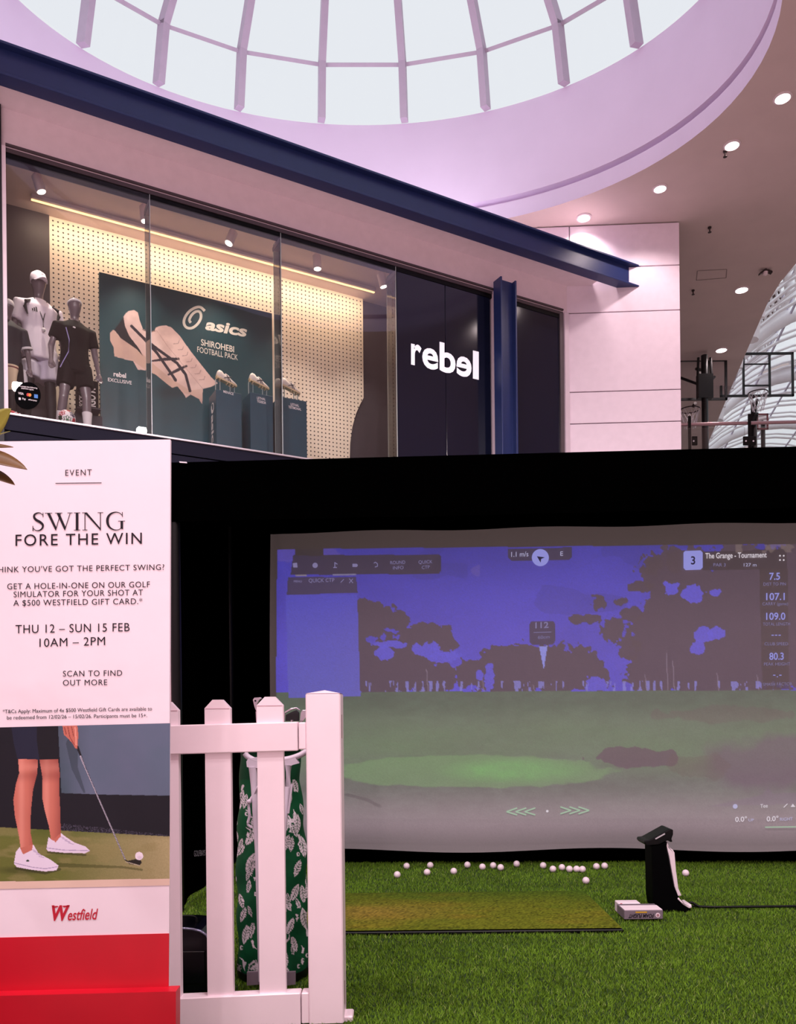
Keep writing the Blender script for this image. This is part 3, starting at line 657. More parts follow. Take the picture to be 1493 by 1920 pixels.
for i, (x, y) in enumerate(bpx):
    o = src if i == 0 else src.copy()
    if i: COL.objects.link(o)
    p_ = atz(x, y, zb_); o.location = (p_[0], min(p_[1], YB + SK*p_[0] - .05), zb_)
    tag(o, lab[i], 'golf ball', 'golf balls scattered on the turf')
# ================================================================ launch monitor, box, card, cable
LY = 4.10
lm = empty('launch_monitor', at(1250, 1712, LY)); tag(lm, 'black upright launch monitor with white back shell standing on the turf', 'launch monitor')
lm.location[2] = .012
LP = Plane((0, LY, 0), (0, 1, 0)); dz = at(1250, 1714, LY)[2] - .008
def lpoly(pts, d0, d1, m, name, sm=False):
    P = [LP.hit(x, y) - np.array([0, 0, dz]) for x, y in pts]; a = [p + np.array([0, d0, 0]) for p in P]
    mb_ = MB(); mb_.prism(a, (0, d1 - d0, 0)); o = mb_.build(name, m, lm, False)
    b = o.modifiers.new('bevel', 'BEVEL'); b.width = .004; b.segments = 2; b.limit_method = 'ANGLE'; return o
body = [(1217, 1592), (1246, 1584), (1244, 1594), (1248, 1612), (1253, 1640), (1258, 1665), (1266, 1684), (1277, 1697), (1288, 1704), (1290, 1710), (1287, 1714), (1248, 1716), (1222, 1706), (1219, 1690), (1218, 1640)]
lpoly(body, -.05, .07, mat('monitor_black', (1, 1, 2), .6, spec=.05), 'body')
lpoly([(1202, 1585), (1203, 1581), (1212, 1580), (1250, 1559), (1256, 1561), (1256, 1570), (1253, 1578), (1255, 1583), (1251, 1584), (1247, 1580), (1232, 1588), (1206, 1590)], -.055, .075, mat('monitor_black_head', (5, 5, 7), .35, spec=.25), 'head')
lpoly([(1222, 1577), (1240, 1567), (1241, 1569), (1223, 1579)], -.058, -.054, mat('monitor_silver', (190, 184, 190), .3), 'display_edge')
lpoly([(1244, 1589), (1246, 1583), (1250, 1594), (1257, 1599), (1260, 1604), (1263, 1640), (1267, 1670), (1273, 1684), (1266, 1685), (1260, 1668), (1255, 1640), (1250, 1612)], -.045, .065, mat('monitor_white_shell', (236, 220, 228), .4), 'back_shell')
lpoly([(1266, 1686), (1276, 1697), (1287, 1701), (1290, 1699), (1291, 1705), (1286, 1707), (1274, 1699), (1264, 1689)], -.054, .06, MATS['monitor_white_shell'], 'base_trim')
cb = MB(); cz = .022
cpts = [at(1278, 1697, 4.12), at(1289, 1699, 4.12), at(1296, 1692, 4.12), at(1310, 1699, 4.11), at(1324, 1706, 4.10), at(1345, 1708, 4.09), at(1400, 1708, 4.09), at(1500, 1709, 4.09), at(1620, 1708, 4.09)]
for p_ in cpts: p_[2] = max(p_[2], cz)
def smooth_path(P, n=8):
    P = [np.array(p) for p in P]; out = []
    for i in range(len(P) - 1):
        p0, p1, p2, p3 = P[max(i-1, 0)], P[i], P[i+1], P[min(i+2, len(P)-1)]
        for t in np.linspace(0, 1, n, endpoint=False): out.append(.5*((2*p1) + (p2-p0)*t + (2*p0-5*p1+4*p2-p3)*t*t + (3*p1-p0-3*p2+p3)*t**3))
    return out + [P[-1]]
cb.tube(smooth_path(cpts), .0065, 8); q2 = [at(1286, 1704, 4.13), at(1300, 1702, 4.13), at(1318, 1707, 4.12), at(1330, 1708, 4.10), at(1350, 1709, 4.10)]
for p_ in q2: p_[2] = max(p_[2], cz - .005)
cb.tube(smooth_path(q2), .005, 8); tag(cb.build('power_cable', BLACKP, None, True), 'black cable running right across the turf from the launch monitor', 'cable')
BY = 1.05*1500/(1732 - 1330 + 4.5)
bx0, bx1 = at(1171, 1732, BY)[0], at(1244, 1732, BY)[0]; z0_ = .02
box = empty('ball_box', (bx0 + .09, BY + .06, z0_)); tag(box, 'grey golf ball carton lying upside down beside the hitting mat', 'box')
bz = z0_ + .045
mb = MB(); mb.bbox((bx0, BY, z0_), (bx1, BY + .13, bz), .003); mb.build('carton', mat('carton_grey', (120, 108, 118), .5), box)
mb = MB(); mb.bbox((bx0 + .002, BY + .002, bz), (bx1 - .002, BY + .09, bz + .002), .0009); mb.build('carton_flap', mat('carton_white', (240, 224, 232), .5), box)
BXP = Plane((0, BY, 0), (0, 1, 0))
P0 = np.array([bx1 - .045, BY - .001, z0_ + .026]); P1 = np.array([bx0 + .02, BY - .001, z0_ + .026])
lettering('FOAM FLIGHT', P0, P1, (0, 0, -.018), INK, box, bold=.03, shear=.25)
mb = MB(); mb.box((bx0 + .055, BY - .0015, z0_ + .032), (bx0 + .11, BY, z0_ + .038)); mb.build('yellow_band', mat('carton_yellow', (206, 160, 40), .5), box)
mb = MB(); mb.lathe([(.011, 0), (.011, -.0015)], (bx1 - .026, BY, z0_ + .02), 18, 1); mb.build('round_emblem', MATS['carton_white'], box)
mb = MB(); mb.lathe([(.007, 0), (.007, -.0022)], (bx1 - .026, BY, z0_ + .02), 14, 1); mb.build('emblem_centre', mat('emblem_grey', (170, 130, 140), .5), box)
cd = empty('card_packet', (bx0 + .06, BY + .16, z0_)); tag(cd, 'white packet with small red mark behind the ball carton', 'packet')
mb = MB(); mb.bbox((bx0 + .008, BY + .135, z0_ - .006), (bx0 + .12, BY + .2, z0_ + .047), .003); mb.build('sleeve', MATS['carton_white'], cd)
mb = MB(); mb.box((bx0 + .018, BY + .1335, z0_ + .036), (bx0 + .028, BY + .135, z0_ + .046)); mb.build('red_mark', mat('carton_red', (196, 30, 60), .5), cd)
# ================================================================ picket fence
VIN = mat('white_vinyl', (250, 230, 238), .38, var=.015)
FK = .05; FT = .016; FY = 2.64
PD = at(575, 1915, FY)[0]
def FN(x, d, z): return np.array([x, FY + FK*(x + .25) + d, z + FT*(x + .25)])
FP = Plane((-.25, FY, 0), (-FK, 1, 0))
fence = empty('picket_fence', (-.5, FY, 0)); tag(fence, 'white vinyl picket fence panel with square end post', 'fence')
xl, xr = float(FP.hit(576, 1600)[0]), float(FP.hit(641.5, 1600)[0])
def FNp(x, d, z): return np.array([x, FY + FK*(x + .25) + d, z])
ptop = float(FP.hit(610, 1300)[2])
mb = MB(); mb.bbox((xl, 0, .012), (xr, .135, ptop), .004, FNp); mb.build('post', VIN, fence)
mb = MB(); xm = (xl + xr)/2
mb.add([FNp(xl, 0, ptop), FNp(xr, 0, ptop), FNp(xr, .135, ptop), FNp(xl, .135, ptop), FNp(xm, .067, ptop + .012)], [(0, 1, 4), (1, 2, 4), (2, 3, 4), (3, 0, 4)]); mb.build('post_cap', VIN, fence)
for z0, z1 in ((float(FP.hit(642, 1385)[2]), float(FP.hit(642, 1340)[2])), (float(FP.hit(642, 1893)[2]), float(FP.hit(642, 1848)[2]))):
    mb = MB(); mb.box((xr - .0005, .045, z0), (xr + .001, .055, z1), FNp); mb.build('post_slot', mat('slot_shadow', (120, 90, 84), .8), fence)
mb = MB(); mb.bbox((xr - .01, .03, .004), (xr + .028, .10, .026), .004, FNp); mb.build('base_plate', VIN, fence)
fl = -1.0
RY0, RY1 = -.0, .05
zt1, zt0 = [float(FP.hit(450, y)[2]) - FT*(float(FP.hit(450, y)[0]) + .25) for y in (1356.5, 1411)]
zb1 = float(FP.hit(450, 1867)[2]) - FT*(float(FP.hit(450, 1867)[0]) + .25); zb0 = .012
for z0, z1 in ((zt0, zt1), (zb0, zb1)):
    xe = float(FP.hit(558, 1380)[0])
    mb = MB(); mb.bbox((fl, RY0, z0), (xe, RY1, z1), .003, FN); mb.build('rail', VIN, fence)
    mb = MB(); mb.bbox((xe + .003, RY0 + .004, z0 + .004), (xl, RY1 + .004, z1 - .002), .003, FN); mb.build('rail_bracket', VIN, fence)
for xa_, xb_, ytop in ((386.5, 434.5, 1312), (484, 533, 1306.5), (289.5, 337, 1316)):
    a, b = float(FP.hit(xa_, 1500, .02)[0]), float(FP.hit(xb_, 1500, .02)[0]); w_ = b - a
    zt = float(FP.hit((xa_ + xb_)/2, ytop, .02)[2])
    cut = .028
    prof_ = [(a, .03), (b, .03), (b, zt - cut), (b - w_*.31, zt), (a + w_*.31, zt), (a, zt - cut)]
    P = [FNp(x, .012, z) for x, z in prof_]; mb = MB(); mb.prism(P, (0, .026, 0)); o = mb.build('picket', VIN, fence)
    mb = MB(); mb.box((a + .002, .0105, zt - cut - .0015), (b - .002, .0125, zt - cut), FNp); mb.build('picket_cap_seam', mat('seam_pink', (214, 178, 190), .6), o)
for xc in (-.7 - .075, ):
    w_ = .088; P = [FNp(xc + x*w_, .012, z) for x, z in ((-.5, .03), (.5, .03), (.5, 1.02), (.2, 1.05), (-.2, 1.05), (-.5, 1.02))]
# ================================================================ golf bag and clubs behind the fence
GY = 3.16
bagc = at(511, 1860, GY); bag = empty('golf_bag', (bagc[0], GY, .012)); tag(bag, 'green stand bag printed with white leaves standing behind the fence', 'golf bag')
zt_b = at(511, 1402, GY)[2]; z_b0 = .03
NT, NZ = 260, 300
th = np.linspace(0, 2*np.pi, NT); zq = np.linspace(0, 1, NZ)
T2, Z2 = np.meshgrid(th, zq); Zw = zt_b + (z_b0 - zt_b)*Z2
Rx = .118 + .02*np.clip((Z2 - .15)*3, 0, 1) + .004*np.sin(Z2*30 + 3*T2); Ry = Rx*.92
Pb = np.stack([bagc[0] + Rx*np.cos(T2) + .006*Z2, GY + Ry*np.sin(T2), Zw], -1); BX, BYp = proj(Pb)
U_ = np.where(T2 > np.pi, BX, BX + 400)
pb = Paint(U_, BYp, (6, 78, 44)); pb.put((fbm(U_, BYp, 30, 3) > .55)*.35, (4, 60, 34))
rr = random.Random(11)
for i in range(300):
    cx = rr.uniform(440, 582) if i < 200 else rr.uniform(840, 985); cy = rr.uniform(1466, 1850); a = rr.uniform(.9, 2.3) + (3.14 if rr.random() < .5 else 0); kind = rr.random(); L_ = rr.uniform(10, 21)
    ca, sa = math.cos(a), math.sin(a); R2 = lambda u, v: (cx + u*ca*.8 - v*sa*.8, cy + u*sa + v*ca)
    WL = (222, 210, 218)
    if kind < .42:
        pts_ = [R2(L_*t_, L_*.42*math.sin(math.pi*(t_ + 1)/2)**.8) for t_ in np.linspace(-1, 1, 9)] + [R2(L_*t_, -L_*.42*math.sin(math.pi*(t_ + 1)/2)**.8) for t_ in np.linspace(1, -1, 9)]
        pb.poly(pts_, WL); pb.stroke([R2(-L_*.8, 0), R2(L_*.9, 0)], 1.0, (8, 70, 40))
        for t_ in (-.5, -.2, .1, .4): pb.stroke([R2(L_*t_, 0), R2(L_*(t_ + .22), L_*.34)], .9, (8, 70, 40)); pb.stroke([R2(L_*t_, 0), R2(L_*(t_ + .22), -L_*.34)], .9, (8, 70, 40))
    elif kind < .7: pb.stroke([R2(-L_*.6, 0), R2(0, L_*.2), R2(L_*.6, -L_*.1)], [4.5, 3, .5], WL)
    elif kind < .85: pb.poly([R2(-4, -3), R2(5, -2), R2(1, 4)], WL)
    else: pb.ell(cx, cy, 3, 4, WL); pb.ell(cx + 1, cy, 1.6, 2.4, (6, 78, 44))
pb.put((BYp < 1462)*1.0, (8, 62, 36))
grid_mesh('bag_body', Pb, pb.C, painted('bag_fabric', .7, spec=.2), bag)
mb = MB(); mb.lathe([(.124, -.008), (.128, 0), (.126, .012), (.11, .014), (.105, -.05), (.0, -.05)], (bagc[0], GY, zt_b), 32); mb.build('top_collar', mat('bag_collar', (10, 70, 40), .6), bag, True)
mb = MB(); mb.lathe([(.138, 0), (.142, .01), (.14, .03), (.0, .03)], (bagc[0] + .006, GY, .012), 32); mb.build('bag_foot', BLACKP, bag, True)
BWH = mat('bag_white_plastic', (206, 192, 206), .45)
def bp(x, y, d=-.14): return at(x, y, GY + d)
mb = MB(); mb.tube(smooth_path([bp(459, 1412), bp(468, 1421), bp(490, 1428), bp(535, 1424), bp(560, 1417), bp(576, 1408)]), .011, 8); mb.build('handle', BWH, bag, True)
for sgn, pts_ in ((0, [(462, 1428), (466, 1422), (484, 1420), (500, 1424), (502, 1446), (486, 1440), (470, 1440), (463, 1438)]), (1, [(534, 1424), (553, 1420), (561, 1431), (550, 1434), (545, 1436), (534, 1434)])):
    mb = MB(); mb.prism([bp(x, y, -.15) for x, y in pts_], (0, .03, 0)); mb.build('hinge_bracket', BWH, bag)
mb = MB(); mb.tube([bp(474, 1438), bp(477, 1475), bp(483, 1600, -.17), bp(489, 1840, -.2)], [.016, .013, .0095, .0085], 10); mb.build('stand_leg', BWH, bag, True)
mb = MB(); mb.tube([bp(541, 1434), bp(540, 1475), bp(528, 1600, -.17), bp(515, 1840, -.2)], [.014, .013, .0095, .0085], 10); mb.build('stand_leg', BWH, bag, True)
mb = MB(); mb.tube(smooth_path([bp(484, 1475, -.16), bp(476, 1490, -.15), bp(467, 1506, -.15), bp(468, 1530, -.15), bp(465, 1545, -.15), bp(472, 1552, -.15)]), .0055, 7); mb.sphere(bp(467, 1503, -.155), .009, 10, 8); mb.build('strap_cord', BWH, bag, True)
mb = MB(); mb.tube([bp(548, 1470, -.16), bp(541, 1525, -.16)], .004, 7); mb.build('strut', BWH, bag, True)
for x0, x1 in ((463, 489), (538, 554)):
    mb = MB(); mb.prism([bp(x0, 1823, -.165), bp(x1, 1822, -.165), bp(x1, 1846, -.165), bp(x0, 1848, -.165)], (0, .012, 0)); mb.build('leg_guide', mat('bag_grey', (140, 124, 136), .5), bag)
STEEL = mat('brushed_steel', (214, 200, 210), .25, metal=.75, var=.03)
def club(label, grip_xy, head_polys, name='golf_club', hole=None):
    Yc = GY
    r_ = empty(name, (bagc[0], Yc, .5)); tag(r_, label, 'golf club', 'clubs in the leaf print bag')
    mb_ = MB(); mb_.tube([at(*grip_xy[0], Yc), at(*grip_xy[1], Yc), at(*grip_xy[2], Yc)], [.0055, .005, .006], 8); mb_.build('shaft', STEEL, r_, True)
    for pts_, d in head_polys:
        mb_ = MB(); mb_.prism([at(x, y, Yc + d) for x, y in pts_], (0, .016, 0)); o = mb_.build('club_head', STEEL, r_); b = o.modifiers.new('bevel', 'BEVEL'); b.width = .002; b.segments = 2
    if hole: mb_ = MB(); h_ = at(*hole, Yc - .016); mb_.lathe([(.0035, 0), (.0035, -.002)], h_, 10, 1); mb_.build('face_mark', BLACKP, r_)
    return r_
club('steel iron with notched head poking up left of the middle picket', [(482, 1334), (487, 1430), (500, 1600)], [([(474, 1312), (477, 1308), (488, 1307.5), (491, 1309), (486, 1313), (482, 1320), (484, 1334), (481, 1335), (477, 1325)], -.015)], hole=(479, 1314))
club('thin bladed golf club lying across the bag top right of the middle picket', [(533, 1337), (525, 1430), (520, 1600)], [([(533, 1335), (545, 1328), (556, 1326), (563, 1331), (562, 1333), (556, 1329), (547, 1331), (534, 1338)], -.015)])
club('steel wedge head leaning against the square fence post', [(566, 1348), (556, 1430), (530, 1600)], [([(562, 1352), (564, 1336), (567, 1331), (574, 1331), (574, 1345), (569, 1352)], -.02)])
# dark club head behind them
c4 = club('dark golf club head between the middle picket and the post', [(548, 1350), (545, 1430), (525, 1600)], [([(536, 1340), (548, 1334), (556, 1331), (561, 1336), (561, 1352), (535, 1352)], .01)])
for ch in c4.children:
    if ch.name.startswith('club_head'): ch.data.materials[0] = mat('dark_steel', (40, 38, 42), .35)
# ================================================================ black case behind the fence
CY = 2.94
cs_ = empty('equipment_case', (at(345, 1850, CY)[0], CY + .1, 0)); tag(cs_, 'glossy black case with rounded top corner and pale rim behind the pickets', 'case')
GLB = mat('gloss_black', (6, 6, 12), .18)
CP_ = Plane((0, CY, 0), (0, 1, 0))
top_ = [(286, 1752), (296, 1744), (315, 1741), (345, 1741), (362, 1742.5), (376, 1746), (387, 1753), (393, 1763), (395, 1776)]
prf = [CP_.hit(x, y) for x, y in top_]; zf_ = .012
ring_ = [np.array([prf[0][0], CY, zf_])] + prf + [np.array([prf[-1][0], CY, zf_])]
mb = MB(); mb.prism(ring_, (0, .2, 0)); o = mb.build('shell', GLB, cs_); b = o.modifiers.new('bevel', 'BEVEL'); b.width = .01; b.segments = 3
mb = MB(); mb.tube([p_ + np.array([0, -.002, .001]) for p_ in prf], .005, 8); mb.build('rim', mat('rim_chrome', (150, 150, 176), .2, metal=.6), cs_, True)
mb = MB(); mb.bbox((prf[0][0] + .02, CY - .006, .05), (prf[-1][0] - .02, CY, .17), .004); mb.build('front_panel', GLB, cs_)
mb = MB(); mb.tube(smooth_path([(prf[4][0] - .09, CY + .1, prf[3][2] - .002), (prf[4][0] - .08, CY + .1, prf[3][2] + .018), (prf[4][0] - .02, CY + .1, prf[3][2] + .018), (prf[4][0] - .01, CY + .1, prf[3][2] - .004)]), .004, 8); mb.build('carry_loop', BLACKP, cs_, True)
# ================================================================ poster totem
TY = 2.38; TK = .022; TT = .009
tx0 = at(-26, 1300, TY)[0]
TP_ = Plane((at(319, 1300, TY)[0], TY, 0), (-TK, 1, 0))
tot = empty('poster_totem', (at(147, 1900, TY)[0], TY, 0)); tag(tot, 'tall freestanding event poster totem with red base', 'poster stand')
def quad_px(pl, off, c, m, name, parent, th=.0):
    return px_poly(pl, off, c, m, parent, name, th)
POW = mat('poster_white', (243, 226, 236), .5, var=.01); RED = mat('poster_red', (196, 4, 34), .45, var=.03)
quad_px(TP_, 0, [(-26, 828), (319.5, 824), (316.5, 2000), (-26, 2006)], POW, 'board', tot, .012)
quad_px(TP_, -.0008, [(-26, 1758.5), (317.5, 1750), (316.6, 1870), (-26, 1880)], RED, 'red_band', tot, -.002)
quad_px(TP_, -.045, [(-48, 1868.5), (330, 1859), (329, 2075), (-48, 2085)], RED, 'plinth', tot, .05)
# photo print
NH_, NW_ = 330, 360
gu, gv = np.meshgrid(np.linspace(0, 1, NW_), np.linspace(0, 1, NH_)); Pg = np.zeros((NH_, NW_, 3))
c00, c10, c01, c11 = [TP_.hit(x, y, -.0015) for x, y in ((-26, 1364.5), (319, 1356), (-26, 1667.5), (318, 1660))]
Pg = c00*(1-gu)[..., None]*(1-gv)[..., None] + c10*gu[..., None]*(1-gv)[..., None] + c01*(1-gu)[..., None]*gv[..., None] + c11*gu[..., None]*gv[..., None]
X2, Y2 = proj(Pg); w = Paint(X2, Y2, (14, 14, 26))
w.poly([(106, 1300), (330, 1300), (330, 1492), (200, 1490), (115, 1487)], (92, 104, 126)); w.put(pip(X2, Y2, [(106, 1300), (330, 1300), (330, 1492), (200, 1490), (115, 1487)])*np.clip((170 - X2)/70, 0, 1)*.8, (44, 66, 72)); w.put(pip(X2, Y2, [(106, 1300), (330, 1300), (330, 1492), (115, 1487)])*(fbm(X2, Y2, 60, 4) - .4)*.6, (110, 110, 140))
w.stroke([(135, 1395), (140, 1440), (158, 1485)], [22, 12, 4], (44, 56, 66), .6)
w.put((Y2 > 1543 + (X2 - 110)*.11) & (X2 > 108) & (vnoise(X2*3, Y2*3, 3, 9) > .6), (70, 68, 84))
gl_ = Y2 > (1551 + X2*.055); w.put(gl_, (106, 112, 50)); w.put(gl_*np.clip((X2 - 110)/210, 0, 1)*.85, (186, 170, 128)); w.put(gl_*np.clip((1575 - Y2)/20, 0, 1)*.6, (70, 92, 26)); w.put(gl_*np.clip((fbm(X2, Y2*3, 40, 6) - .5)*3, 0, .5), (150, 140, 92)); w.put(gl_*(vnoise(X2*4, Y2*4, 4, 3))*.25, (80, 84, 30))
w.stroke([(110, 1622), (230, 1626), (266, 1631)], [8, 4, 4], (66, 70, 24), .6); w.ell(40, 1632, 60, 10, (60, 66, 24), .6, .6)
w.put(Y2 > (1653 - X2*.018), (226, 196, 180))
w.poly([(18, 1340), (109, 1340), (108, 1423), (74, 1425), (33, 1424), (26, 1395)], (26, 30, 52)); w.poly([(69, 1340), (109, 1340), (108, 1423), (74, 1425), (69, 1390)], (14, 14, 24))
SKIN = (196, 112, 96); SKD = (140, 66, 60); SKL = (226, 150, 134)
L1 = [(34, 1423), (71, 1424), (70, 1450), (62, 1480), (58, 1520), (57, 1560), (63, 1590), (40, 1600), (36, 1570), (28, 1530), (25, 1500), (30, 1470), (36, 1450)]
L2 = [(74, 1424), (109, 1423), (112, 1450), (111, 1480), (113, 1520), (114, 1566), (97, 1584), (92, 1550), (84, 1520), (79, 1495), (80, 1460)]
for Lg, xo in ((L1, 48), (L2, 95)):
    m_ = pip(X2, Y2, Lg); w.put(m_, SKIN); w.put(m_*np.clip((X2 - xo - 4)/14, 0, 1)*.7, SKD); w.put(m_*np.exp(-((X2 - xo + 8)/6)**2)*.6, SKL); w.put(m_*np.exp(-((Y2 - 1455)/9)**2)*.35, SKD); w.put(m_*np.exp(-((Y2 - 1438)/8)**2)*.4, SKL)
w.put(pip(X2, Y2, L2)*np.clip((1470 - Y2)/50, 0, 1)*.5, (110, 44, 44))
SHW = (232, 220, 240); SHD = (176, 160, 196)
S1 = [(26, 1620), (30, 1597), (37, 1588), (42, 1600), (63, 1584), (72, 1600), (95, 1612), (110, 1623), (106, 1632), (85, 1634), (60, 1631), (32, 1626)]
S2 = [(87, 1592), (91, 1569), (100, 1577), (115, 1562), (123, 1569), (140, 1580), (160, 1587), (169, 1595), (160, 1600), (120, 1599), (90, 1596)]
w.stroke([(30, 1628), (85, 1637), (112, 1630)], 5, (50, 50, 26), .7); w.stroke([(90, 1598), (160, 1603)], 4, (50, 50, 26), .7)
w.poly(S1, SHW); w.poly(S2, SHW); w.stroke([(27, 1618), (60, 1626), (85, 1629), (108, 1625)], 1.5, SHD); w.stroke([(88, 1590), (120, 1594), (167, 1595)], 1.5, SHD)
for i in range(4): w.stroke([(58 + i*5, 1592 + i*4.5), (68 + i*5, 1596 + i*4)], 1.2, SHD); w.stroke([(110 + i*6, 1568 + i*4), (120 + i*6, 1571 + i*4)], 1.2, SHD)
w.poly([(38, 1590), (62, 1583), (60, 1594), (44, 1602)], SKIN); w.poly([(100, 1574), (114, 1562), (114, 1568), (104, 1580)], SKIN); w.ell(52, 1614, 3, 2, (40, 60, 50))
w.stroke([(145, 1400), (160, 1440), (235, 1612)], [4.6, 3.2, 2.6], (20, 20, 28)); w.stroke([(151, 1418), (160, 1440), (235, 1612)], [3, 2.2, 2], (186, 182, 196)); w.stroke([(152, 1420), (234, 1610)], .8, (90, 86, 100))
w.poly([(232, 1610), (240, 1614), (262, 1609), (266, 1617), (262, 1623), (242, 1620)], (30, 26, 22)); w.stroke([(236, 1616), (262, 1623)], 1.6, (180, 170, 150)); w.ell(261, 1605, 7.6, 7.6, (240, 228, 240)); w.ell(262, 1608, 6, 4.5, (206, 190, 210), .6, .6)
HD = [(117, 1360), (145, 1359), (147, 1378), (145, 1404), (141, 1403), (136, 1394), (129, 1386), (120, 1378)]
w.poly(HD, SKIN); w.stroke([(121, 1364), (124, 1376)], 2, SKD); w.stroke([(127, 1362), (131, 1382), (139, 1396)], 1.6, SKD); w.stroke([(134, 1362), (138, 1380)], 1.6, SKD); w.stroke([(141, 1364), (143, 1396)], 3, SKL)
grid_mesh('photo_print', Pg, w.C, painted('photo_paper', .45, spec=.3), tot)
lo = -.0015
def tl_(body, x0, y0, x1, y1, cap, **k): return letter_px(TP_, lo, body, x0, y0, x1, y1, cap, k.pop('m', INK), tot, **k)
tl_('EVENT', 122.5, 892, 172, 891, 11, space=1.25); px_poly(TP_, lo, [(104, 905.6), (190.5, 904.6), (190.5, 906), (104, 907)], INK, tot, 'rule_line')
tl_('FORE THE WIN', 29, 1023.5, 266, 1019.5, 21, space=1.18, bold=.002)
tl_("THINK YOU'VE GOT THE PERFECT SWING?", -14, 1073.5, 308, 1068.5, 10.5, space=1.1)
tl_('GET A HOLE-IN-ONE ON OUR GOLF', 13.5, 1105, 281, 1101, 10.8, space=1.1); tl_('SIMULATOR FOR YOUR SHOT AT', 25.5, 1120, 268, 1116, 10.8, space=1.1); tl_('A $500 WESTFIELD GIFT CARD.*', 25, 1136, 267, 1132.5, 10.8, space=1.1)
tl_('THU 12 – SUN 15 FEB', 29, 1187.5, 243, 1183.5, 15.5, space=1.1); tl_('10AM – 2PM', 74, 1213, 197, 1209.5, 15.5, space=1.1)
tl_('SCAN TO FIND', 118, 1268.5, 229, 1267, 10.5, space=1.12); tl_('OUT MORE', 118, 1285.5, 201, 1284.5, 10.5, space=1.12)
tl_('*T&Cs Apply: Maximum of 4x $500 Westfield Gift Cards are available to', 5, 1337.5, 285, 1332, 6.8); tl_('be redeemed from 12/02/26 – 15/02/26. Participants must be 15+.', 13, 1349, 276, 1344.5, 6.8)
REDI = mat('logo_red', (190, 12, 46), .5); tl_('W', 97, 1725.5, 131, 1725, 28, bold=.035, shear=.22, m=REDI); tl_('estfield', 127, 1725.5, 184, 1723.5, 15.5, bold=.018, shear=.25, m=REDI, capref='x') if False else tl_('estfield', 127, 1725.5, 184, 1723.5, 20, bold=.012, shear=.28, m=REDI)
for x0_, x1_, yy_ in ((97, 110, 1699.5), (116, 131, 1698.5)): px_poly(TP_, lo, [(x0_, yy_), (x1_ - 2, yy_ - 1), (x1_, yy_ + 1), (x0_ + 4, yy_ + 3)], REDI, tot, 'logo_serif')
# SWING in a high contrast serif, drawn stroke by stroke
def sw(polys): 
    for p_ in polys: px_poly(TP_, lo, [(x, y - (x - 60)*.011) for x, y in p_], INK, tot, 'lettering')
def ribbon(pts, ws):
    a = []; b = []
    for i, (x, y) in enumerate(pts):
        xq, yq = pts[min(i+1, len(pts)-1)]; xp, yp = pts[max(i-1, 0)]; d = math.hypot(xq-xp, yq-yp); nx, ny = -(yq-yp)/d, (xq-xp)/d
        a.append((x + nx*ws[i]/2, y + ny*ws[i]/2)); b.append((x - nx*ws[i]/2, y - ny*ws[i]/2))
    return a + b[::-1]
bz_ = lambda P, n=18: [tuple(v[:2]) for v in smooth_path([(x, y, 0) for x, y in P], n)]
s_ = bz_([(80, 966), (76, 962.5), (71, 961.8), (65, 964.5), (64, 970), (68, 975), (75, 979), (80, 984), (79.5, 990), (74, 994.5), (67, 994.5), (62, 990)], 6)
sw([ribbon(s_, [1.2 + 3.6*max(0, math.sin(math.pi*(i/(len(s_)-1)*1.0)))**2 for i in range(len(s_))]), [(80, 961.5), (81.3, 961.5), (81.3, 970), (80.2, 970)], [(61, 986), (62.2, 986), (62.8, 995.5), (61, 995.5)]])
sw([[(88, 962.5), (93.5, 962.5), (106, 990), (104, 995)], [(113, 962.5), (114.3, 962.5), (105, 995), (103.8, 994)], [(106, 962.5), (111.5, 962.5), (123, 989), (121, 995)], [(131, 962.5), (132.3, 962.5), (122, 995), (120.8, 994)], [(84, 962), (98, 962), (98, 963.2), (84, 963.2)], [(103, 962), (117, 962), (117, 963.2), (103, 963.2)], [(126.5, 962), (136, 962), (136, 963.2), (126.5, 963.2)]])
sw([[(142, 962.5), (147, 962.5), (147, 995), (142, 995)], [(138.5, 962), (150.5, 962), (150.5, 963.2), (138.5, 963.2)], [(138.5, 994.3), (150.5, 994.3), (150.5, 995.5), (138.5, 995.5)]])
sw([[(158.5, 962.5), (160, 962.5), (160, 995), (158.5, 995)], [(158, 962.5), (163.5, 962.5), (188.5, 992), (188.5, 996)], [(187.5, 962.5), (189, 962.5), (189, 996), (187.5, 996)], [(154, 962), (163.5, 962), (163.5, 963.2), (154, 963.2)], [(183, 962), (193.5, 962), (193.5, 963.2), (183, 963.2)], [(154.5, 994.3), (164, 994.3), (164, 995.5), (154.5, 995.5)]])
g_ = bz_([(229, 968), (224, 963.5), (216, 962), (207, 965.5), (202, 973), (202, 983), (206, 990.5), (214, 995), (222, 995), (229, 991)], 6)
sw([ribbon(g_, [1.2 + 3.8*math.exp(-((i/(len(g_)-1) - .5)/.22)**2) for i in range(len(g_))]), [(226, 979), (230.8, 979), (230.8, 994), (226, 993)], [(221.5, 978.3), (234.5, 978.3), (234.5, 979.5), (221.5, 979.5)], [(228.7, 962), (230, 962), (230, 971.5), (229, 971.5)]])
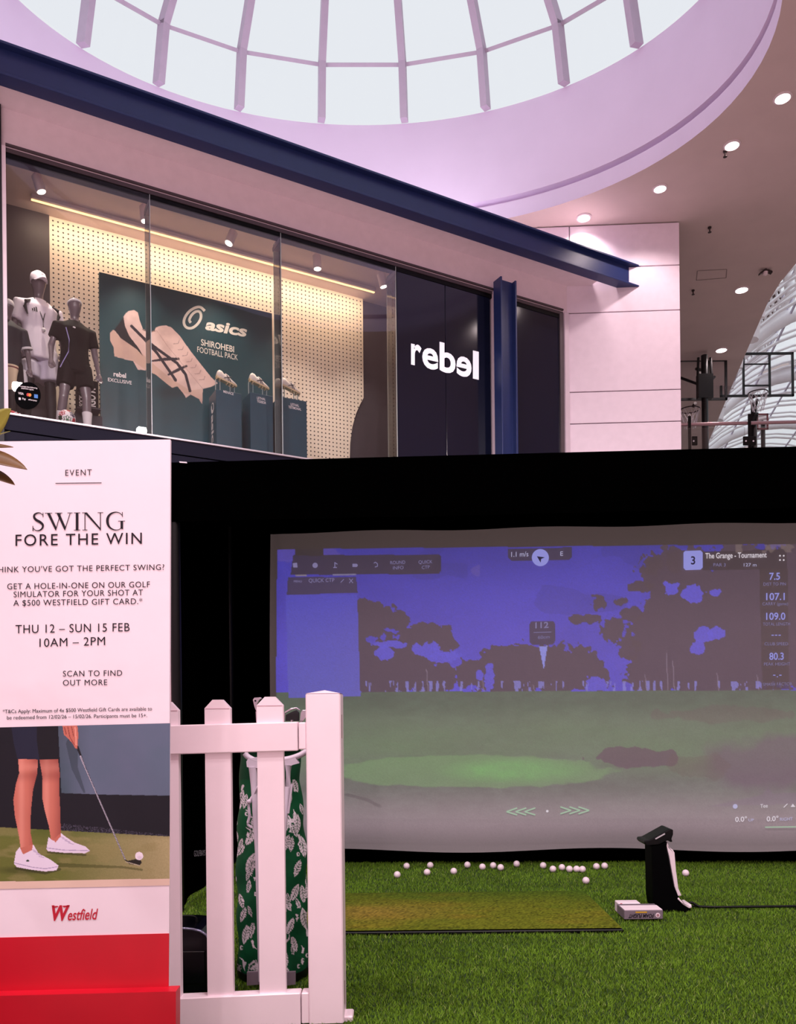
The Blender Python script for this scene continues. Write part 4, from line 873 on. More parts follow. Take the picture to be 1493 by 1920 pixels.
# ================================================================ plant at the left edge
LEAFG = mat('leaf_olive', (128, 122, 30), .45, var=.15); LEAFB = mat('leaf_bronze', (92, 62, 24), .45, var=.2)
plx = -1.42; ply = 1.9
pl_ = empty('rubber_plant', (plx, ply, 0)); tag(pl_, 'potted plant with olive and bronze leaves reaching over the poster corner', 'plant')
mb = MB(); mb.lathe([(.13, 0), (.17, .36), (.18, .38), (.165, .38), (.15, .3), (.0, .3)], (plx, ply, 0), 28); mb.build('pot', mat('pot_grey', (110, 104, 104), .6), pl_, True)
mb = MB(); mb.tube(smooth_path([(plx, ply, .28), (plx + .03, ply, .8), (plx + .02, ply, 1.3), (plx + .08, ply, 1.85)]), .014, 8); mb.build('stem', mat('stem_brown', (84, 62, 36), .8), pl_, True)
def leaf(base, tip, wd, m, droop=.02, nrm=(0, -.6, .8), fold=.25):
    b = np.array(base); t = np.array(tip); d = t - b; L_ = np.linalg.norm(d); d /= L_; nn = np.array(nrm, float); nn -= d*(nn @ d); nn /= np.linalg.norm(nn); u = np.cross(d, nn)
    rows = []
    for s_ in np.linspace(0, 1, 14):
        w_ = wd/2*math.sin(math.pi*min(1, s_*.96 + .04)**.85)**.8; c = b + d*L_*s_ - np.array([0, 0, droop*4*s_*(s_ - .3)]) ; row = []
        for k in (-1, -.5, 0, .5, 1): row.append(c + u*w_*k + nn*(abs(k)*w_*fold))
        rows.append(row)
    mb_ = MB(); mb_.loft(rows, cap=False, closed=False); o = mb_.build('leaf', m, pl_, True); s2 = o.modifiers.new('solid', 'SOLIDIFY'); s2.thickness = .0012
    return o
def lf(x0, y0, x1, y1, wpx, m, Y0=ply, Y1=ply, **k): leaf(at(x0, y0, Y0), at(x1, y1, Y1), wpx*ply/1500, m, **k)
lf(-34, 822, 21, 766, 44, LEAFG, ply, ply - .03, nrm=(-.1, -1, .1), droop=0, fold=.08); lf(-50, 832, 19, 808, 14, LEAFG, ply, ply + .05, nrm=(0, -.3, 1), droop=0)
lf(-60, 838, 25, 838, 24, LEAFB, ply, ply + .02, nrm=(0, -.8, 1), droop=.0); lf(-70, 848, 51, 871, 46, LEAFB, ply, ply - .04, nrm=(0, -.9, 1), droop=.004); lf(-52, 880, 28, 900, 34, LEAFB, ply, ply - .03, nrm=(0, -.7, 1), droop=.004)
for k in range(9):
    a = k*2.4; z_ = 1.15 + .09*k; r1 = .3
    cxp = plx + .05; leaf((cxp, ply, z_), (cxp - abs(r1*math.cos(a)), ply + r1*math.sin(a)*.6, z_ + .12), .09, LEAFG if k % 2 else LEAFB)
mb = MB()
for px_, py_ in ((-34, 822), (-50, 832), (-60, 838), (-70, 848), (-52, 880)): mb.tube([(plx + .05, ply, at(px_, py_, ply)[2] - .05), at(px_, py_, ply)], .004, 6)
mb.build('petioles', mat('petiole_green', (110, 100, 40), .6), pl_, True)
# ================================================================ steel beam and column
def ibeam(name, label, s0, s1, o, z0, z1, fw, parent=None):
    r_ = empty(name, W((s0 + s1)/2, o, z0)); tag(r_, label, 'beam'); tf = .03
    mb_ = MB(); sbox(mb_, s0, s1, o - .012, o + .012, z0 + tf, z1 - tf); mb_.build('web', NAVY, r_)
    mb_ = MB(); sbox(mb_, s0, s1 + .1, o - fw, o + fw, z0, z0 + tf, .004); mb_.build('bottom_flange', NAVY, r_)
    mb_ = MB(); sbox(mb_, s0, s1 + .1, o - fw, o + fw, z1 - tf, z1, .004); mb_.build('top_flange', NAVY, r_)
    return r_
BOF = -.53
bs1 = sx(1189, BOF, 520)
zb0_ = float(np.mean([SP(300, 251, BOF)[1], SP(1000, 478, BOF)[1]])); zb1_ = float(np.mean([SP(300, 192, BOF)[1], SP(1000, 434, BOF)[1]]))
ibeam('steel_beam', 'long navy steel beam running above the shop window', -1.0, bs1, BOF, zb0_, zb1_, .10)
co = -.22; cs0, cs1 = sx(941, co - .1), sx(971, co - .1); ctop = SP(955, 522, co - .1)[1]
r_ = empty('steel_column', W((cs0 + cs1)/2, co, 0)); tag(r_, 'navy steel column standing between the two dark panels', 'column')
mb = MB(); sbox(mb, cs0, cs0 + .03, co - .1, co + .1, 0, ctop, .004); mb.build('flange', NAVY, r_)
mb = MB(); sbox(mb, cs1 - .03, cs1, co - .1, co + .1, 0, ctop, .004); mb.build('flange', NAVY, r_)
mb = MB(); sbox(mb, cs0 + .03, cs1 - .03, co - .012, co + .012, 0, ctop); mb.build('web', NAVY, r_)
# ================================================================ shop sign
LETW = mat('sign_white', (250, 246, 252), .4, emit=(250, 246, 255), estr=.55)
sg = empty('shop_sign', W(sx(835), -.03, 6)); tag(sg, 'white rebel lettering with reversed e on the navy panel', 'sign')
base0, base1 = (771, 681.5), (898, 710.5)
def by(x): return base0[1] + (x - base0[0])*(base1[1] - base0[1])/(base1[0] - base0[0])
for chx, x0, x1, fl_, cap in (('r', 771, 790.5, False, 56), ('e', 792, 822, False, 54), ('b', 824.5, 854.5, False, 53), ('e', 856, 884.5, True, 52), ('l', 887, 898, False, 51)):
    letter_px(SHOP, .006, chx, x0, by(x0), x1, by(x1), cap, LETW, sg, bold=.024, flip=fl_, capref='l')
# ================================================================ lights in the shop
TRKO = min(np.arange(.2, 1.3, .02), key=lambda o_: abs(SP(68, 337, o_)[1] - (shz - .14))); TRKO = float(TRKO)
trk = empty('track_rail', W(2.5, TRKO, shz)); tag(trk, 'grey lighting track along the shop display ceiling', 'light track')
mb = MB(); sbox(mb, -.6, 5.3, TRKO - .02, TRKO + .02, shz - .035, shz, .003); mb.build('rail', mat('track_grey', (150, 136, 140), .4), trk)
SPW = mat('spot_housing', (226, 210, 216), .4); SPE = mat('spot_lens', (255, 250, 240), .4, emit=(255, 238, 214), estr=8)
places = ['far left track spotlight above the capped mannequin', 'track spotlight beside the first glass fin', 'track spotlight between the two glass fins', 'track spotlight right of the second glass fin', 'far right track spotlight nearest the dark panel']
for i, (x, y, tilt) in enumerate(((68, 337, .5), (270, 384, .15), (438, 430, -.6), (594, 476, .1), (714, 522, .45))):
    s_ = sx(x, TRKO, y); r_ = empty('track_spotlight', W(s_, TRKO, shz - .035)); tag(r_, 'white ' + places[i], 'spotlight', 'track spotlights in the shop window')
    mb_ = MB(); c = W(s_, TRKO, 0); d = T_*math.sin(tilt)*.6 - N_*math.sin(tilt)*.2*0 + np.array([0, 0, -math.cos(tilt)])*1.0; d /= np.linalg.norm(d)
    p0 = c + np.array([0, 0, shz - .09]); p1 = p0 + d*.19
    mb_.tube([p0 - d*.02, p0, p1], [.04, .062, .062], 16); mb_.build('housing', SPW, r_, True)
    mb_ = MB(); mb_.tube([p1, p1 + d*.006], .05, 16); mb_.build('lens', SPE, r_, True)
    mb_ = MB(); mb_.tube([c + np.array([0, 0, shz - .03]), p0], .02, 8); mb_.build('stem', SPW, r_, True)
    l = bpy.data.lights.new('spot_lamp', 'SPOT'); l.energy = 115; l.color = (1, .85, .72); l.spot_size = 1.5; l.spot_blend = .8; l.shadow_soft_size = .05
    lo_ = bpy.data.objects.new('spot_lamp', l); lo_.location = Vector(p1 + d*.03) - Vector(r_.location); lo_.parent = r_
    aim = Vector(N_*.1 + np.array([0, 0, -1.0])); lo_.rotation_euler = aim.to_track_quat('-Z', 'Y').to_euler(); COL.objects.link(lo_)
LSO = 1.12; ls0, ls1 = sx(235, LSO, 440), sx(703, LSO, 540)
led = empty('linear_light', W((ls0 + ls1)/2, LSO, shz)); tag(led, 'long warm linear light washing the pegboard wall', 'linear light')
mb = MB(); sbox(mb, ls0 - 1.2, ls1, LSO - .04, LSO + .04, shz - .05, shz, .004); mb.build('channel', SPW, led)
mb = MB(); sbox(mb, ls0 - 1.2, ls1, LSO + .0, LSO + .035, shz - .058, shz - .05); mb.build('diffuser', mat('led_warm', (255, 220, 160), .5, emit=(255, 206, 140), estr=2.2), led)
lw = area('wall_washer_lamp', (0, 0, 0), ls1 - ls0 + 1.2, 36, (1, .76, .52), sy=.05); lw.parent = led
lw.location = Vector(W((ls0 + ls1 - 1.2)/2, LSO + .03, shz - .075)) - Vector(led.location)
zax = Vector(-(N_*.62 + np.array([0, 0, -1.0]))).normalized(); xax = Vector(T_); yax = zax.cross(xax).normalized()
lw.rotation_euler = Matrix((xax, yax, zax)).transposed().to_euler()
# ================================================================ boot poster panel
AO = 1.15
a00, a11 = SP(186, 510, AO), SP(510, 589, AO); ah = SP(187, 800, AO)[1]
ap = empty('boot_poster', W((a00[0] + a11[0])/2, AO, SILL)); tag(ap, 'large dark teal poster panel picturing a pale football boot', 'poster')
mb = MB(); sbox(mb, a00[0], a11[0], AO, AO + .05, SILL - .02, a00[1]); mb.build('board', mat('teal_board', (22, 62, 66), .5), ap)
NA, NB = 330, 420
ua, va = np.meshgrid(np.linspace(a00[0], a11[0], NB), np.linspace(a00[1], SILL - .01, NA))
PA = SO[None, None] + ua[..., None]*T_ + (AO - .003)*N_ + va[..., None]*np.array([0, 0, 1.])
AX, AYp = proj(PA); w = Paint(AX, AYp, (18, 66, 74)); w.put(np.clip((AYp - 690)/150, 0, 1)*.7, (20, 78, 96)); w.put(np.clip((fbm(AX, AYp, 70, 12) - .5)*1.5, 0, .4), (12, 48, 54))
cv = lambda P: [(x/3.7325, 480 + y/3.7325) for x, y in P]
w.ell(330, 735, 60, 18, (8, 34, 40), .7, .7)
BT = cv([(862, 430), (880, 402), (900, 385), (940, 378), (965, 395), (978, 450), (1000, 510), (1040, 530), (1080, 525), (1092, 500), (1120, 490), (1160, 485), (1200, 500), (1260, 560), (1330, 660), (1400, 750), (1480, 850), (1525, 890), (1480, 915), (1420, 930), (1416, 1040), (1392, 1000), (1335, 970), (1302, 992), (1282, 960), (1242, 912), (1205, 922), (1165, 892), (1090, 830), (1022, 800), (965, 795), (932, 735), (872, 722), (800, 702), (796, 640), (770, 590), (770, 540), (795, 515), (840, 560), (900, 600)])
w.poly(BT, (226, 192, 184)); m_ = pip(AX, AYp, BT)
SOLE = cv([(770, 590), (770, 540), (795, 515), (840, 570), (960, 650), (1090, 770), (1200, 860), (1330, 940), (1420, 930), (1416, 1040), (1335, 970), (1282, 960), (1205, 922), (1022, 800), (932, 735), (800, 702)])
w.put((pip(AX, AYp, SOLE) & m_)*.75, (206, 168, 150)); w.put(m_*np.clip(1 - np.abs((AYp - 560) - (AX - 200)*.95)/26, 0, 1)*.35, (244, 218, 212)); w.put(m_*np.clip((fbm(AX, AYp, 26, 8) - .5)*2, 0, .4), (182, 146, 142))
w.poly(cv([(864, 425), (835, 470), (800, 516), (845, 575), (960, 655), (1000, 700), (975, 650), (905, 560), (875, 490)]), (26, 26, 32))
DK = (42, 36, 46)
for ln in ([(920, 490), (1000, 570), (1100, 680), (1230, 870)], [(1000, 570), (1100, 650), (1240, 750), (1300, 830), (1330, 945)]): w.stroke(cv(ln), 5.2, DK)
w.stroke(cv([(1060, 735), (1160, 722), (1250, 720)]), [3, 6, 4.5], DK); w.stroke(cv([(1180, 830), (1240, 800), (1305, 770)]), [4, 6, 4], DK)
for i in range(7): x_ = 1215 + i*30; y_ = 590 + i*42; w.stroke(cv([(x_, y_ + 25), (x_ + 32, y_ + 22), (x_ + 40, y_)]), 1.1, (150, 120, 118))
w.stroke(cv([(1000, 515), (1040, 535), (1085, 525)]), 2, (150, 118, 112)); w.stroke(cv([(1095, 520), (1180, 640), (1330, 820), (1420, 930)]), 1.0, (176, 140, 134), .7)
grid_mesh('poster_print', PA, w.C, painted('poster_gloss', .35, spec=.4), ap)
SPo = Plane(SO + AO*N_, N_); ao = -.006
CRM = mat('cream_print', (236, 226, 212), .5); PWH = mat('white_print', (240, 232, 236), .5)
letter_px(SPo, ao, 'asics', 385, 617, 463.5, 631.5, 21, CRM, ap, bold=.035, shear=.2, capref='k')
sp1 = bz_([(384, 583), (376, 576), (366, 577), (355, 584), (347, 595), (345, 606), (350, 614), (360, 615), (371, 607), (377, 595), (375, 585), (368, 584), (360, 590), (355, 600), (358, 605)], 5)
px_poly(SPo, ao, ribbon(sp1, [1 + 6.5*math.sin(math.pi*min(1, i/(len(sp1)*.95)))**.8 for i in range(len(sp1))]), CRM, ap, 'spiral_logo') if False else strokes_px(SPo, ao, [sp1], 5.0, CRM, ap, 'spiral_logo')
letter_px(SPo, ao, 'SHIROHEBI', 377, 647, 439, 660.5, 11.5, CRM, ap, bold=.014); letter_px(SPo, ao, 'FOOTBALL PACK', 370, 660, 446, 675.5, 10.5, CRM, ap)
letter_px(SPo, ao, 'rebel', 213, 705, 236.5, 708.8, 9, PWH, ap, bold=.03, capref='l'); letter_px(SPo, ao, 'EXCLUSIVE', 202.5, 714.5, 247, 721, 6.5, PWH, ap, bold=.012)
# ================================================================ plinths with boots
PLM = mat('plinth_teal', (18, 72, 92), .35, var=.08); BOOTW = mat('boot_white', (236, 222, 214), .4); ACR = glass('acrylic', (.93, .96, .98), 1.3)
BLK = mat('boot_stripe', (40, 34, 46), .5); STUD = mat('boot_sole', (216, 190, 150), .4)
names = ['left', 'middle', 'right']
for i, (xl_, xr_, ytl, po, txt, tx) in enumerate(((405, 453, 729.5, .62, ('MENACE',), ((419, 736, 438, 741),)), (469, 512, 735, .56, ('LETHAL', 'TIGREOR'), ((482, 748, 498, 751), (482, 754, 499, 758))), (524, 575, 743, .45, ('LETHAL', 'TESTIMONIAL'), ((545, 760, 561, 763), (541, 765, 565, 770))))):
    s0_, zt_ = SP(xl_, ytl, po); s1_ = sx(xr_, po, 740)
    r_ = empty('display_plinth', W((s0_ + s1_)/2, po + .15, SILL - .02)); tag(r_, '%s teal display plinth carrying a football boot' % ('tall left' if i == 0 else 'middle' if i == 1 else 'lowest right'), 'plinth', 'boot plinths in the shop window')
    mb_ = MB(); sbox(mb_, s0_, s1_, po, po + .36, SILL - .02, zt_, .004); mb_.build('block', PLM, r_)
    pp = Plane(SO + po*N_, N_)
    for t_x, (x0, y0, x1, y1) in zip(txt, tx): letter_px(pp, -.004, t_x, x0, y0, x1, y1, 4.6, PWH, r_, bold=.02)
    if i == 0:
        sp_ = Plane(SO + (s0_ - .004)*T_, -T_)
        vP0 = W(s0_ - .004, po + .2, SILL + .62); lettering('asics', W(s0_ - .004, po + .23, SILL + .70), W(s0_ - .004, po + .23, SILL + .20), -N_*.12, PWH, r_, bold=.03, capref='k')
        an = np.linspace(.4, 6.9, 30); mb_ = MB(); cc = W(s0_ - .004, po + .17, SILL + .80); R_ = lambda r, a: cc + N_*r*math.cos(a)*.9 + np.array([0, 0, r*math.sin(a)])
        mb_.loft([[R_(.045 + .012*math.cos(a/2), a), R_(.075 - .01*math.cos(a/2), a)] for a in an], cap=False, closed=False); mb_.build('spiral_logo', PWH, r_)
    # acrylic riser
    sm = (s0_ + s1_)/2; rz = .13
    ar = empty('acrylic_riser', W(sm, po + .14, zt_)); tag(ar, 'clear acrylic riser under the boot on the %s plinth' % names[i], 'riser', 'acrylic risers')
    for e_ in (-.13, .08):
        mb_ = MB(); sbox(mb_, sm + e_ - .03, sm + e_ + .03, po + .09, po + .11, zt_, zt_ + rz + (.05 if e_ < 0 else .0)); mb_.build('leg', ACR, ar)
        mb_ = MB(); sbox(mb_, sm + e_ - .034, sm + e_ - .03, po + .088, po + .112, zt_, zt_ + rz + (.05 if e_ < 0 else 0)); sbox(mb_, sm + e_ + .03, sm + e_ + .034, po + .088, po + .112, zt_, zt_ + rz + (.05 if e_ < 0 else 0)); mb_.build('leg_edge', GEDGE, ar)
    # boot: loft along its length
    bt = empty('football_boot', W(sm, po + .1, zt_ + rz)); tag(bt, 'white football boot with dark stripes on the %s plinth' % names[i], 'boot', 'football boots on plinths')
    Lb = .32; b0 = W(sm - .16, po + .1, zt_ + rz + .08)
    dirb = T_*.95 + np.array([0, 0, -.28]); dirb /= np.linalg.norm(dirb); upb = np.cross(dirb, N_); upb = upb if upb[2] > 0 else -upb
    st_ = [(0, .02, .10, .030), (.06, .0, .125, .036), (.18, 0, .125, .038), (.3, 0, .10, .038), (.42, 0, .105, .04), (.55, 0, .085, .043), (.7, 0, .065, .046), (.85, 0, .048, .042), (.96, .004, .035, .028), (1.0, .01, .022, .01)]
    rings = []
    for f_, lo2, hi2, hw in st_:
        c = b0 + dirb*Lb*f_; ring = []
        for k in range(14):
            a = 2*math.pi*k/14; ring.append(c + N_*hw*math.cos(a) + upb*((lo2 + hi2)/2 + (hi2 - lo2)/2*math.sin(a)))
        rings.append(ring)
    mb_ = MB(); mb_.loft(rings); mb_.build('upper', BOOTW, bt, True)
    mb_ = MB(); rings = [[b0 + dirb*Lb*f_ + N_*hw*1.04*e1 + upb*(lo2 + e2) for e1, e2 in ((-1, -.008), (1, -.008), (1, .012), (-1, .012))] for f_, lo2, hi2, hw in st_]; mb_.loft(rings); mb_.build('sole', STUD, bt)
    for f_ in (.06, .2, .55, .68, .82):
        for e1 in (-.7, .7):
            c = b0 + dirb*Lb*f_ + N_*.034*e1; mb_ = MB(); mb_.tube([c, c - upb*.028], [.011, .007], 8); mb_.build('stud', STUD, bt, True)
    for f0, f1, u0, u1 in ((.34, .62, .03, .085), (.42, .56, .085, .02), (.5, .66, .075, .015)):
        mb_ = MB(); mb_.tube([b0 + dirb*Lb*f0 - N_*.040 + upb*u0, b0 + dirb*Lb*(f0 + f1)/2 - N_*.043 + upb*(u0 + u1)/2, b0 + dirb*Lb*f1 - N_*.042 + upb*u1], .006, 6); mb_.build('stripe', BLK, bt, True)
    mb_ = MB(); mb_.tube(smooth_path([b0 + dirb*Lb*f_ - N_*.012 + upb*u for f_, u in ((.34, .108), (.45, .104), (.58, .086))]), .006, 6); mb_.build('laces', mat('lace', (250, 240, 236), .6), bt, True)
# ================================================================ mannequins
MANN = mat('mannequin_grey', (120, 106, 112), .22, var=.03)
def remesh(o, vox, smooth=4):
    m_ = o.modifiers.new('remesh', 'REMESH'); m_.mode = 'VOXEL'; m_.voxel_size = vox; m_.use_smooth_shade = True
    s_ = o.modifiers.new('smooth', 'SMOOTH'); s_.iterations = smooth; s_.factor = .5
class Fig:
    def __init__(s, s0, off, z0, H, yaw=0): s.s0, s.off, s.z0, s.k = s0, off, z0, H/1.8; s.c, s.n = math.cos(yaw), math.sin(yaw)
    def p(s, x, y, z):                             # x to the viewer's right, y towards the glass negative
        x2 = x*s.c - y*s.n; y2 = x*s.n + y*s.c
        return W(s.s0 + x2*s.k, s.off + y2*s.k, s.z0 + z*s.k)
    def eloft(s, mb, rings, n=18):                 # (x, y, z, rx, ry) horizontal ellipses
        mb.loft([[s.p(x + rx*math.cos(2*math.pi*i/n), y + ry*math.sin(2*math.pi*i/n), z) for i in range(n)] for x, y, z, rx, ry in rings])
    def tube(s, mb, pts, r, n=12): mb.tube([s.p(*q) for q in pts], [v*s.k for v in (r if hasattr(r, '__len__') else [r]*len(pts))], n)
def mannequin(label, s0, off, z0, H, arms, legs, yaw=0, lean=0):
    f = Fig(s0, off, z0, H, yaw); r_ = empty('mannequin', W(s0, off, z0)); tag(r_, label, 'mannequin', 'mannequins in the shop window'); mb_ = MB()
    f.eloft(mb_, [(0, 0, .86, .13, .09), (0, 0, .95, .165, .11), (0, 0, 1.05, .145, .095), (0, 0, 1.15, .135, .09), (0, 0, 1.28, .165, .105), (0, 0, 1.38, .18, .105), (0, 0, 1.46, .13, .075), (0, 0, 1.51, .06, .06)])
    f.eloft(mb_, [(0, 0, 1.46, .055, .058), (0, -.01, 1.55, .05, .055), (0, -.02, 1.6, .058, .07), (0, -.02, 1.66, .074, .09), (0, -.015, 1.72, .08, .098), (0, -.01, 1.77, .068, .085), (0, -.005, 1.80, .03, .04)])
    for sg_, (sh, el, wr, hd) in zip((-1, 1), arms):
        f.tube(mb_, [(sg_*.12, 0, 1.42), sh, el, wr], [.055, .052, .04, .027])
        wv, hv = np.array(wr), np.array(hd); d = (hv - wv); d = d/np.linalg.norm(d); side = np.cross(d, [0, 1, 0]); side /= (np.linalg.norm(side) + 1e-9); nrm = np.cross(side, d)
        f.tube(mb_, [wr, tuple(wv + d*.05), tuple(wv + d*.09)], [.024, .034, .033], 10)
        for k_, (o_, ln) in enumerate(((-.026, .062), (-.009, .078), (.009, .074), (.026, .058))):
            b = wv + d*.085 + side*o_; f.tube(mb_, [tuple(b), tuple(b + d*ln*.55 - nrm*.006), tuple(b + d*ln - nrm*.022)], [.010, .009, .006], 8)
        b = wv + d*.035 + side*.03*sg_*-1; f.tube(mb_, [tuple(b), tuple(b + d*.04 + side*.02*-sg_), tuple(b + d*.07 + side*.02*-sg_)], [.012, .011, .008], 8)
    for hp, kn, an, to in legs:
        f.tube(mb_, [hp, tuple((np.array(hp) + np.array(kn))/2), kn, tuple(np.array(kn)*.62 + np.array(an)*.38 + np.array([0, .012, 0])), an, to], [.088, .076, .056, .056, .034, .036])
    o = mb_.build('body', MANN, r_, True); remesh(o, .011*f.k, 2); return f, r_
def garment(name, f, r_, m, fill, vox=.013):
    mb_ = MB(); fill(mb_); o = mb_.build(name, m, r_, True); remesh(o, vox*f.k, 3); return o
def shirt(mb_, f, arms, slv=.8, low=.86, infl=.022, w=1.0):
    f.eloft(mb_, [(0, 0, low, (.165 + infl)*w, .115 + infl), (0, 0, low + .1, (.168 + infl)*w, .112 + infl), (0, 0, 1.15, (.15 + infl)*w, .095 + infl), (0, 0, 1.3, (.17 + infl)*w, .11 + infl), (0, 0, 1.39, .185 + infl, .108 + infl), (0, 0, 1.46, .14 + infl*.5, .08 + infl*.6), (0, 0, 1.50, .085, .072)])
    for sg_, (sh, el, wr, hd) in zip((-1, 1), arms):
        e = np.array(sh)*(1 - slv) + np.array(el)*slv; f.tube(mb_, [(sg_*.11, 0, 1.415), sh, tuple(e)], [.065, .072, .07])
def shorts(mb_, f, legs, ln=.85, infl=.03, top=.98):
    f.eloft(mb_, [(0, 0, .83, .165 + infl*.7, .1 + infl), (0, 0, .9, .17 + infl*.7, .108 + infl), (0, 0, top, .155 + infl*.6, .1 + infl*.8)])
    for hp, kn, an, to in legs:
        e = np.array(hp)*(1 - ln) + np.array(kn)*ln; f.tube(mb_, [(hp[0], hp[1], hp[2] + .04), tuple((np.array(hp) + e)/2), tuple(e)], [.095 + infl*.6, .092 + infl, .082 + infl*1.35])
TEEW = mat('kit_white', (240, 226, 240), .7, bump=.15, bscale=30); SHOG = mat('kit_grey', (214, 204, 222), .7); TEEB = mat('kit_black', (4, 4, 6), .7, spec=.15); KITN = mat('kit_navy', (22, 24, 40), .65); LEGB = mat('legging_black', (24, 20, 24), .6); KWH = mat('kit_trim_white', (240, 232, 236), .6); KBK = mat('kit_trim_black', (20, 20, 26), .6)
FOO = SILL - .02
def legs_std(sp=.1, k=0): return [((-sp*.9, 0, .9), (-sp - .02, -.02, .5), (-sp - .04, .0, .09), (-sp - .06, -.15, .035)), ((sp*.9, 0, .9), (sp + .02, -.02, .5), (sp + .04, .0, .09), (sp + .06, -.15, .035))]
# capped mannequin in white
o1 = .95; s1_, zt1_ = SP(71, 509, o1); H1 = (zt1_ - FOO - .16)/1.83*1.8
arms = [((-.205, 0, 1.41), (-.26, .03, 1.13), (-.26, -.06, .9), (-.26, -.09, .8)), ((.205, 0, 1.41), (.275, .03, 1.15), (.24, -.1, .93), (.22, -.13, .82))]
lg = legs_std(.1); f, r1 = mannequin('tall mannequin in white cap, white training shirt and grey shorts', s1_, o1, FOO + .16, H1, arms, lg, yaw=.25)
mb = MB(); mb.box((s1_ - .3, o1 - .2, FOO), (s1_ + .3, o1 + .2, FOO + .155), W); tag(mb.build('display_riser', DARK), 'dark low riser under the tall capped mannequin', 'riser')
garment('shirt', f, r1, TEEW, lambda m_: shirt(m_, f, arms, .72, .80, .03)); garment('shorts', f, r1, SHOG, lambda m_: shorts(m_, f, lg, .8))
garment('leggings', f, r1, LEGB, lambda m_: [f.tube(m_, [tuple(np.array(hp)*.5 + np.array(kn)*.5), kn, tuple(np.array(kn)*.62 + np.array(an)*.38 + np.array([0, .012, 0])), an], [.083, .063, .063, .042]) for hp, kn, an, to in lg])
mb = MB(); f.eloft(mb, [(0, -.012, 1.70, .084, .103), (0, -.01, 1.745, .088, .106), (0, -.005, 1.79, .075, .09), (0, 0, 1.82, .04, .05), (0, 0, 1.83, .01, .012)]); cp = mb.build('cap', TEEW, r1, True)
mb = MB(); rows = [[f.p(x*(.082 if j == 0 else .07), -.075 - j*.055*(1.25 - x*x), 1.705 - j*.012 - .012*x*x) for x in np.linspace(-1, 1, 11)] for j in range(3)]; mb.loft(rows, cap=False, closed=False); bo = mb.build('brim', TEEW, cp, True); bo.modifiers.new('solid', 'SOLIDIFY').thickness = .006
mb = MB()
for k_ in range(3): mb.add([f.p(-.018 + k_*.014, -.112, 1.738), f.p(-.008 + k_*.014, -.112, 1.738), f.p(-.008 + k_*.012, -.112, 1.752 + k_*.009), f.p(-.014 + k_*.012, -.112, 1.752 + k_*.009)], [(0, 1, 2, 3)])
mb.build('cap_badge', KBK, cp)
mb = MB()
for k_ in range(3): mb.add([f.p(-.115 + k_*.022, -.14, 1.30), f.p(-.1 + k_*.022, -.14, 1.30), f.p(-.105 + k_*.02, -.139, 1.325 + k_*.014), f.p(-.118 + k_*.02, -.139, 1.325 + k_*.014)], [(0, 1, 2, 3)])
mb.build('chest_badge', KBK, r1)
for sg_ in (-1, 1):
    mb = MB(); mb.tube([f.p(sg_*.12, -.10, 1.43), f.p(sg_*.175, -.125, 1.39), f.p(sg_*.185, -.12, 1.33), f.p(sg_*.16, -.13, 1.25)], [.008*f.k, .02*f.k, .02*f.k, .006*f.k], 8); mb.build('shoulder_stripe', KBK, r1, True)
mb = MB(); mb.tube([f.p(-.07, -.07, 1.49), f.p(-.04, -.125, 1.36), f.p(.0, -.15, 1.22)], .006, 6); mb.tube([f.p(.07, -.07, 1.49), f.p(.04, -.125, 1.36), f.p(.0, -.15, 1.22), f.p(0, -.152, 1.14)], .006, 6); ly = mb.build('lanyard', KBK, r1, True)
mb = MB(); mb.sphere(f.p(0, -.16, 1.11), .026, 12, 8); mb.build('whistle', KWH, ly, True)
# mannequin in black
o2 = .55; s2_, zt2_ = SP(139, 560, o2); H2 = zt2_ - FOO
arms = [((-.205, 0, 1.40), (-.28, .02, 1.14), (-.31, -.1, .92), (-.32, -.13, .82)), ((.205, 0, 1.40), (.27, .04, 1.13), (.29, -.02, .9), (.3, -.05, .8))]
lg = [((-.09, 0, .9), (-.15, -.03, .5), (-.19, .02, .09), (-.2, -.13, .035)), ((.1, 0, .9), (.13, -.05, .52), (.12, -.1, .12), (.12, -.24, .09))]
f, r2 = mannequin('mannequin in black shirt and shorts with white headband', s2_, o2, FOO, H2, arms, lg, yaw=.15)
garment('shirt', f, r2, TEEB, lambda m_: shirt(m_, f, arms, .62, .84, .018)); garment('shorts', f, r2, TEEB, lambda m_: shorts(m_, f, lg, .62, .02))
for (hp, kn, an, to) in lg:
    m1_ = tuple(np.array(kn)*.45 + np.array(an)*.55); mb = MB(); f.tube(mb, [tuple(np.array(kn)*.55 + np.array(an)*.45), m1_, an], [.064, .06, .044]); so_ = mb.build('sock', KWH, r2, True)
    mb = MB(); f.tube(mb, [an, tuple((np.array(an) + np.array(to))/2), to], [.05, .05, .04]); mb.build('boot', KWH, r2, True)
mb = MB(); mb.loft([[f.p((.081 + e)*math.cos(2*math.pi*i/24), -.015 + (.099 + e)*math.sin(2*math.pi*i/24), z + .012*math.cos(2*math.pi*i/24 + 1.57)) for i in range(24)] for z, e in ((1.715, .002), (1.722, .006), (1.732, .006), (1.74, .001))]); mb.build('headband', KWH, r2, True)
mb = MB(); mb.tube([f.p(-.13, -.1, 1.36), f.p(-.1, -.13, 1.2), f.p(-.11, -.13, 1.05), f.p(-.17, -.1, .92), f.p(-.2, -.08, .85)], .006, 6); mb.build('side_piping', mat('piping_lilac', (170, 160, 220), .5), r2, True)
mb = MB(); mb.add([f.p(-.06, -.135, 1.37), f.p(-.03, -.137, 1.36), f.p(-.02, -.137, 1.375), f.p(-.045, -.134, 1.385)], [(0, 1, 2, 3)]); mb.build('chest_badge', KWH, r2)
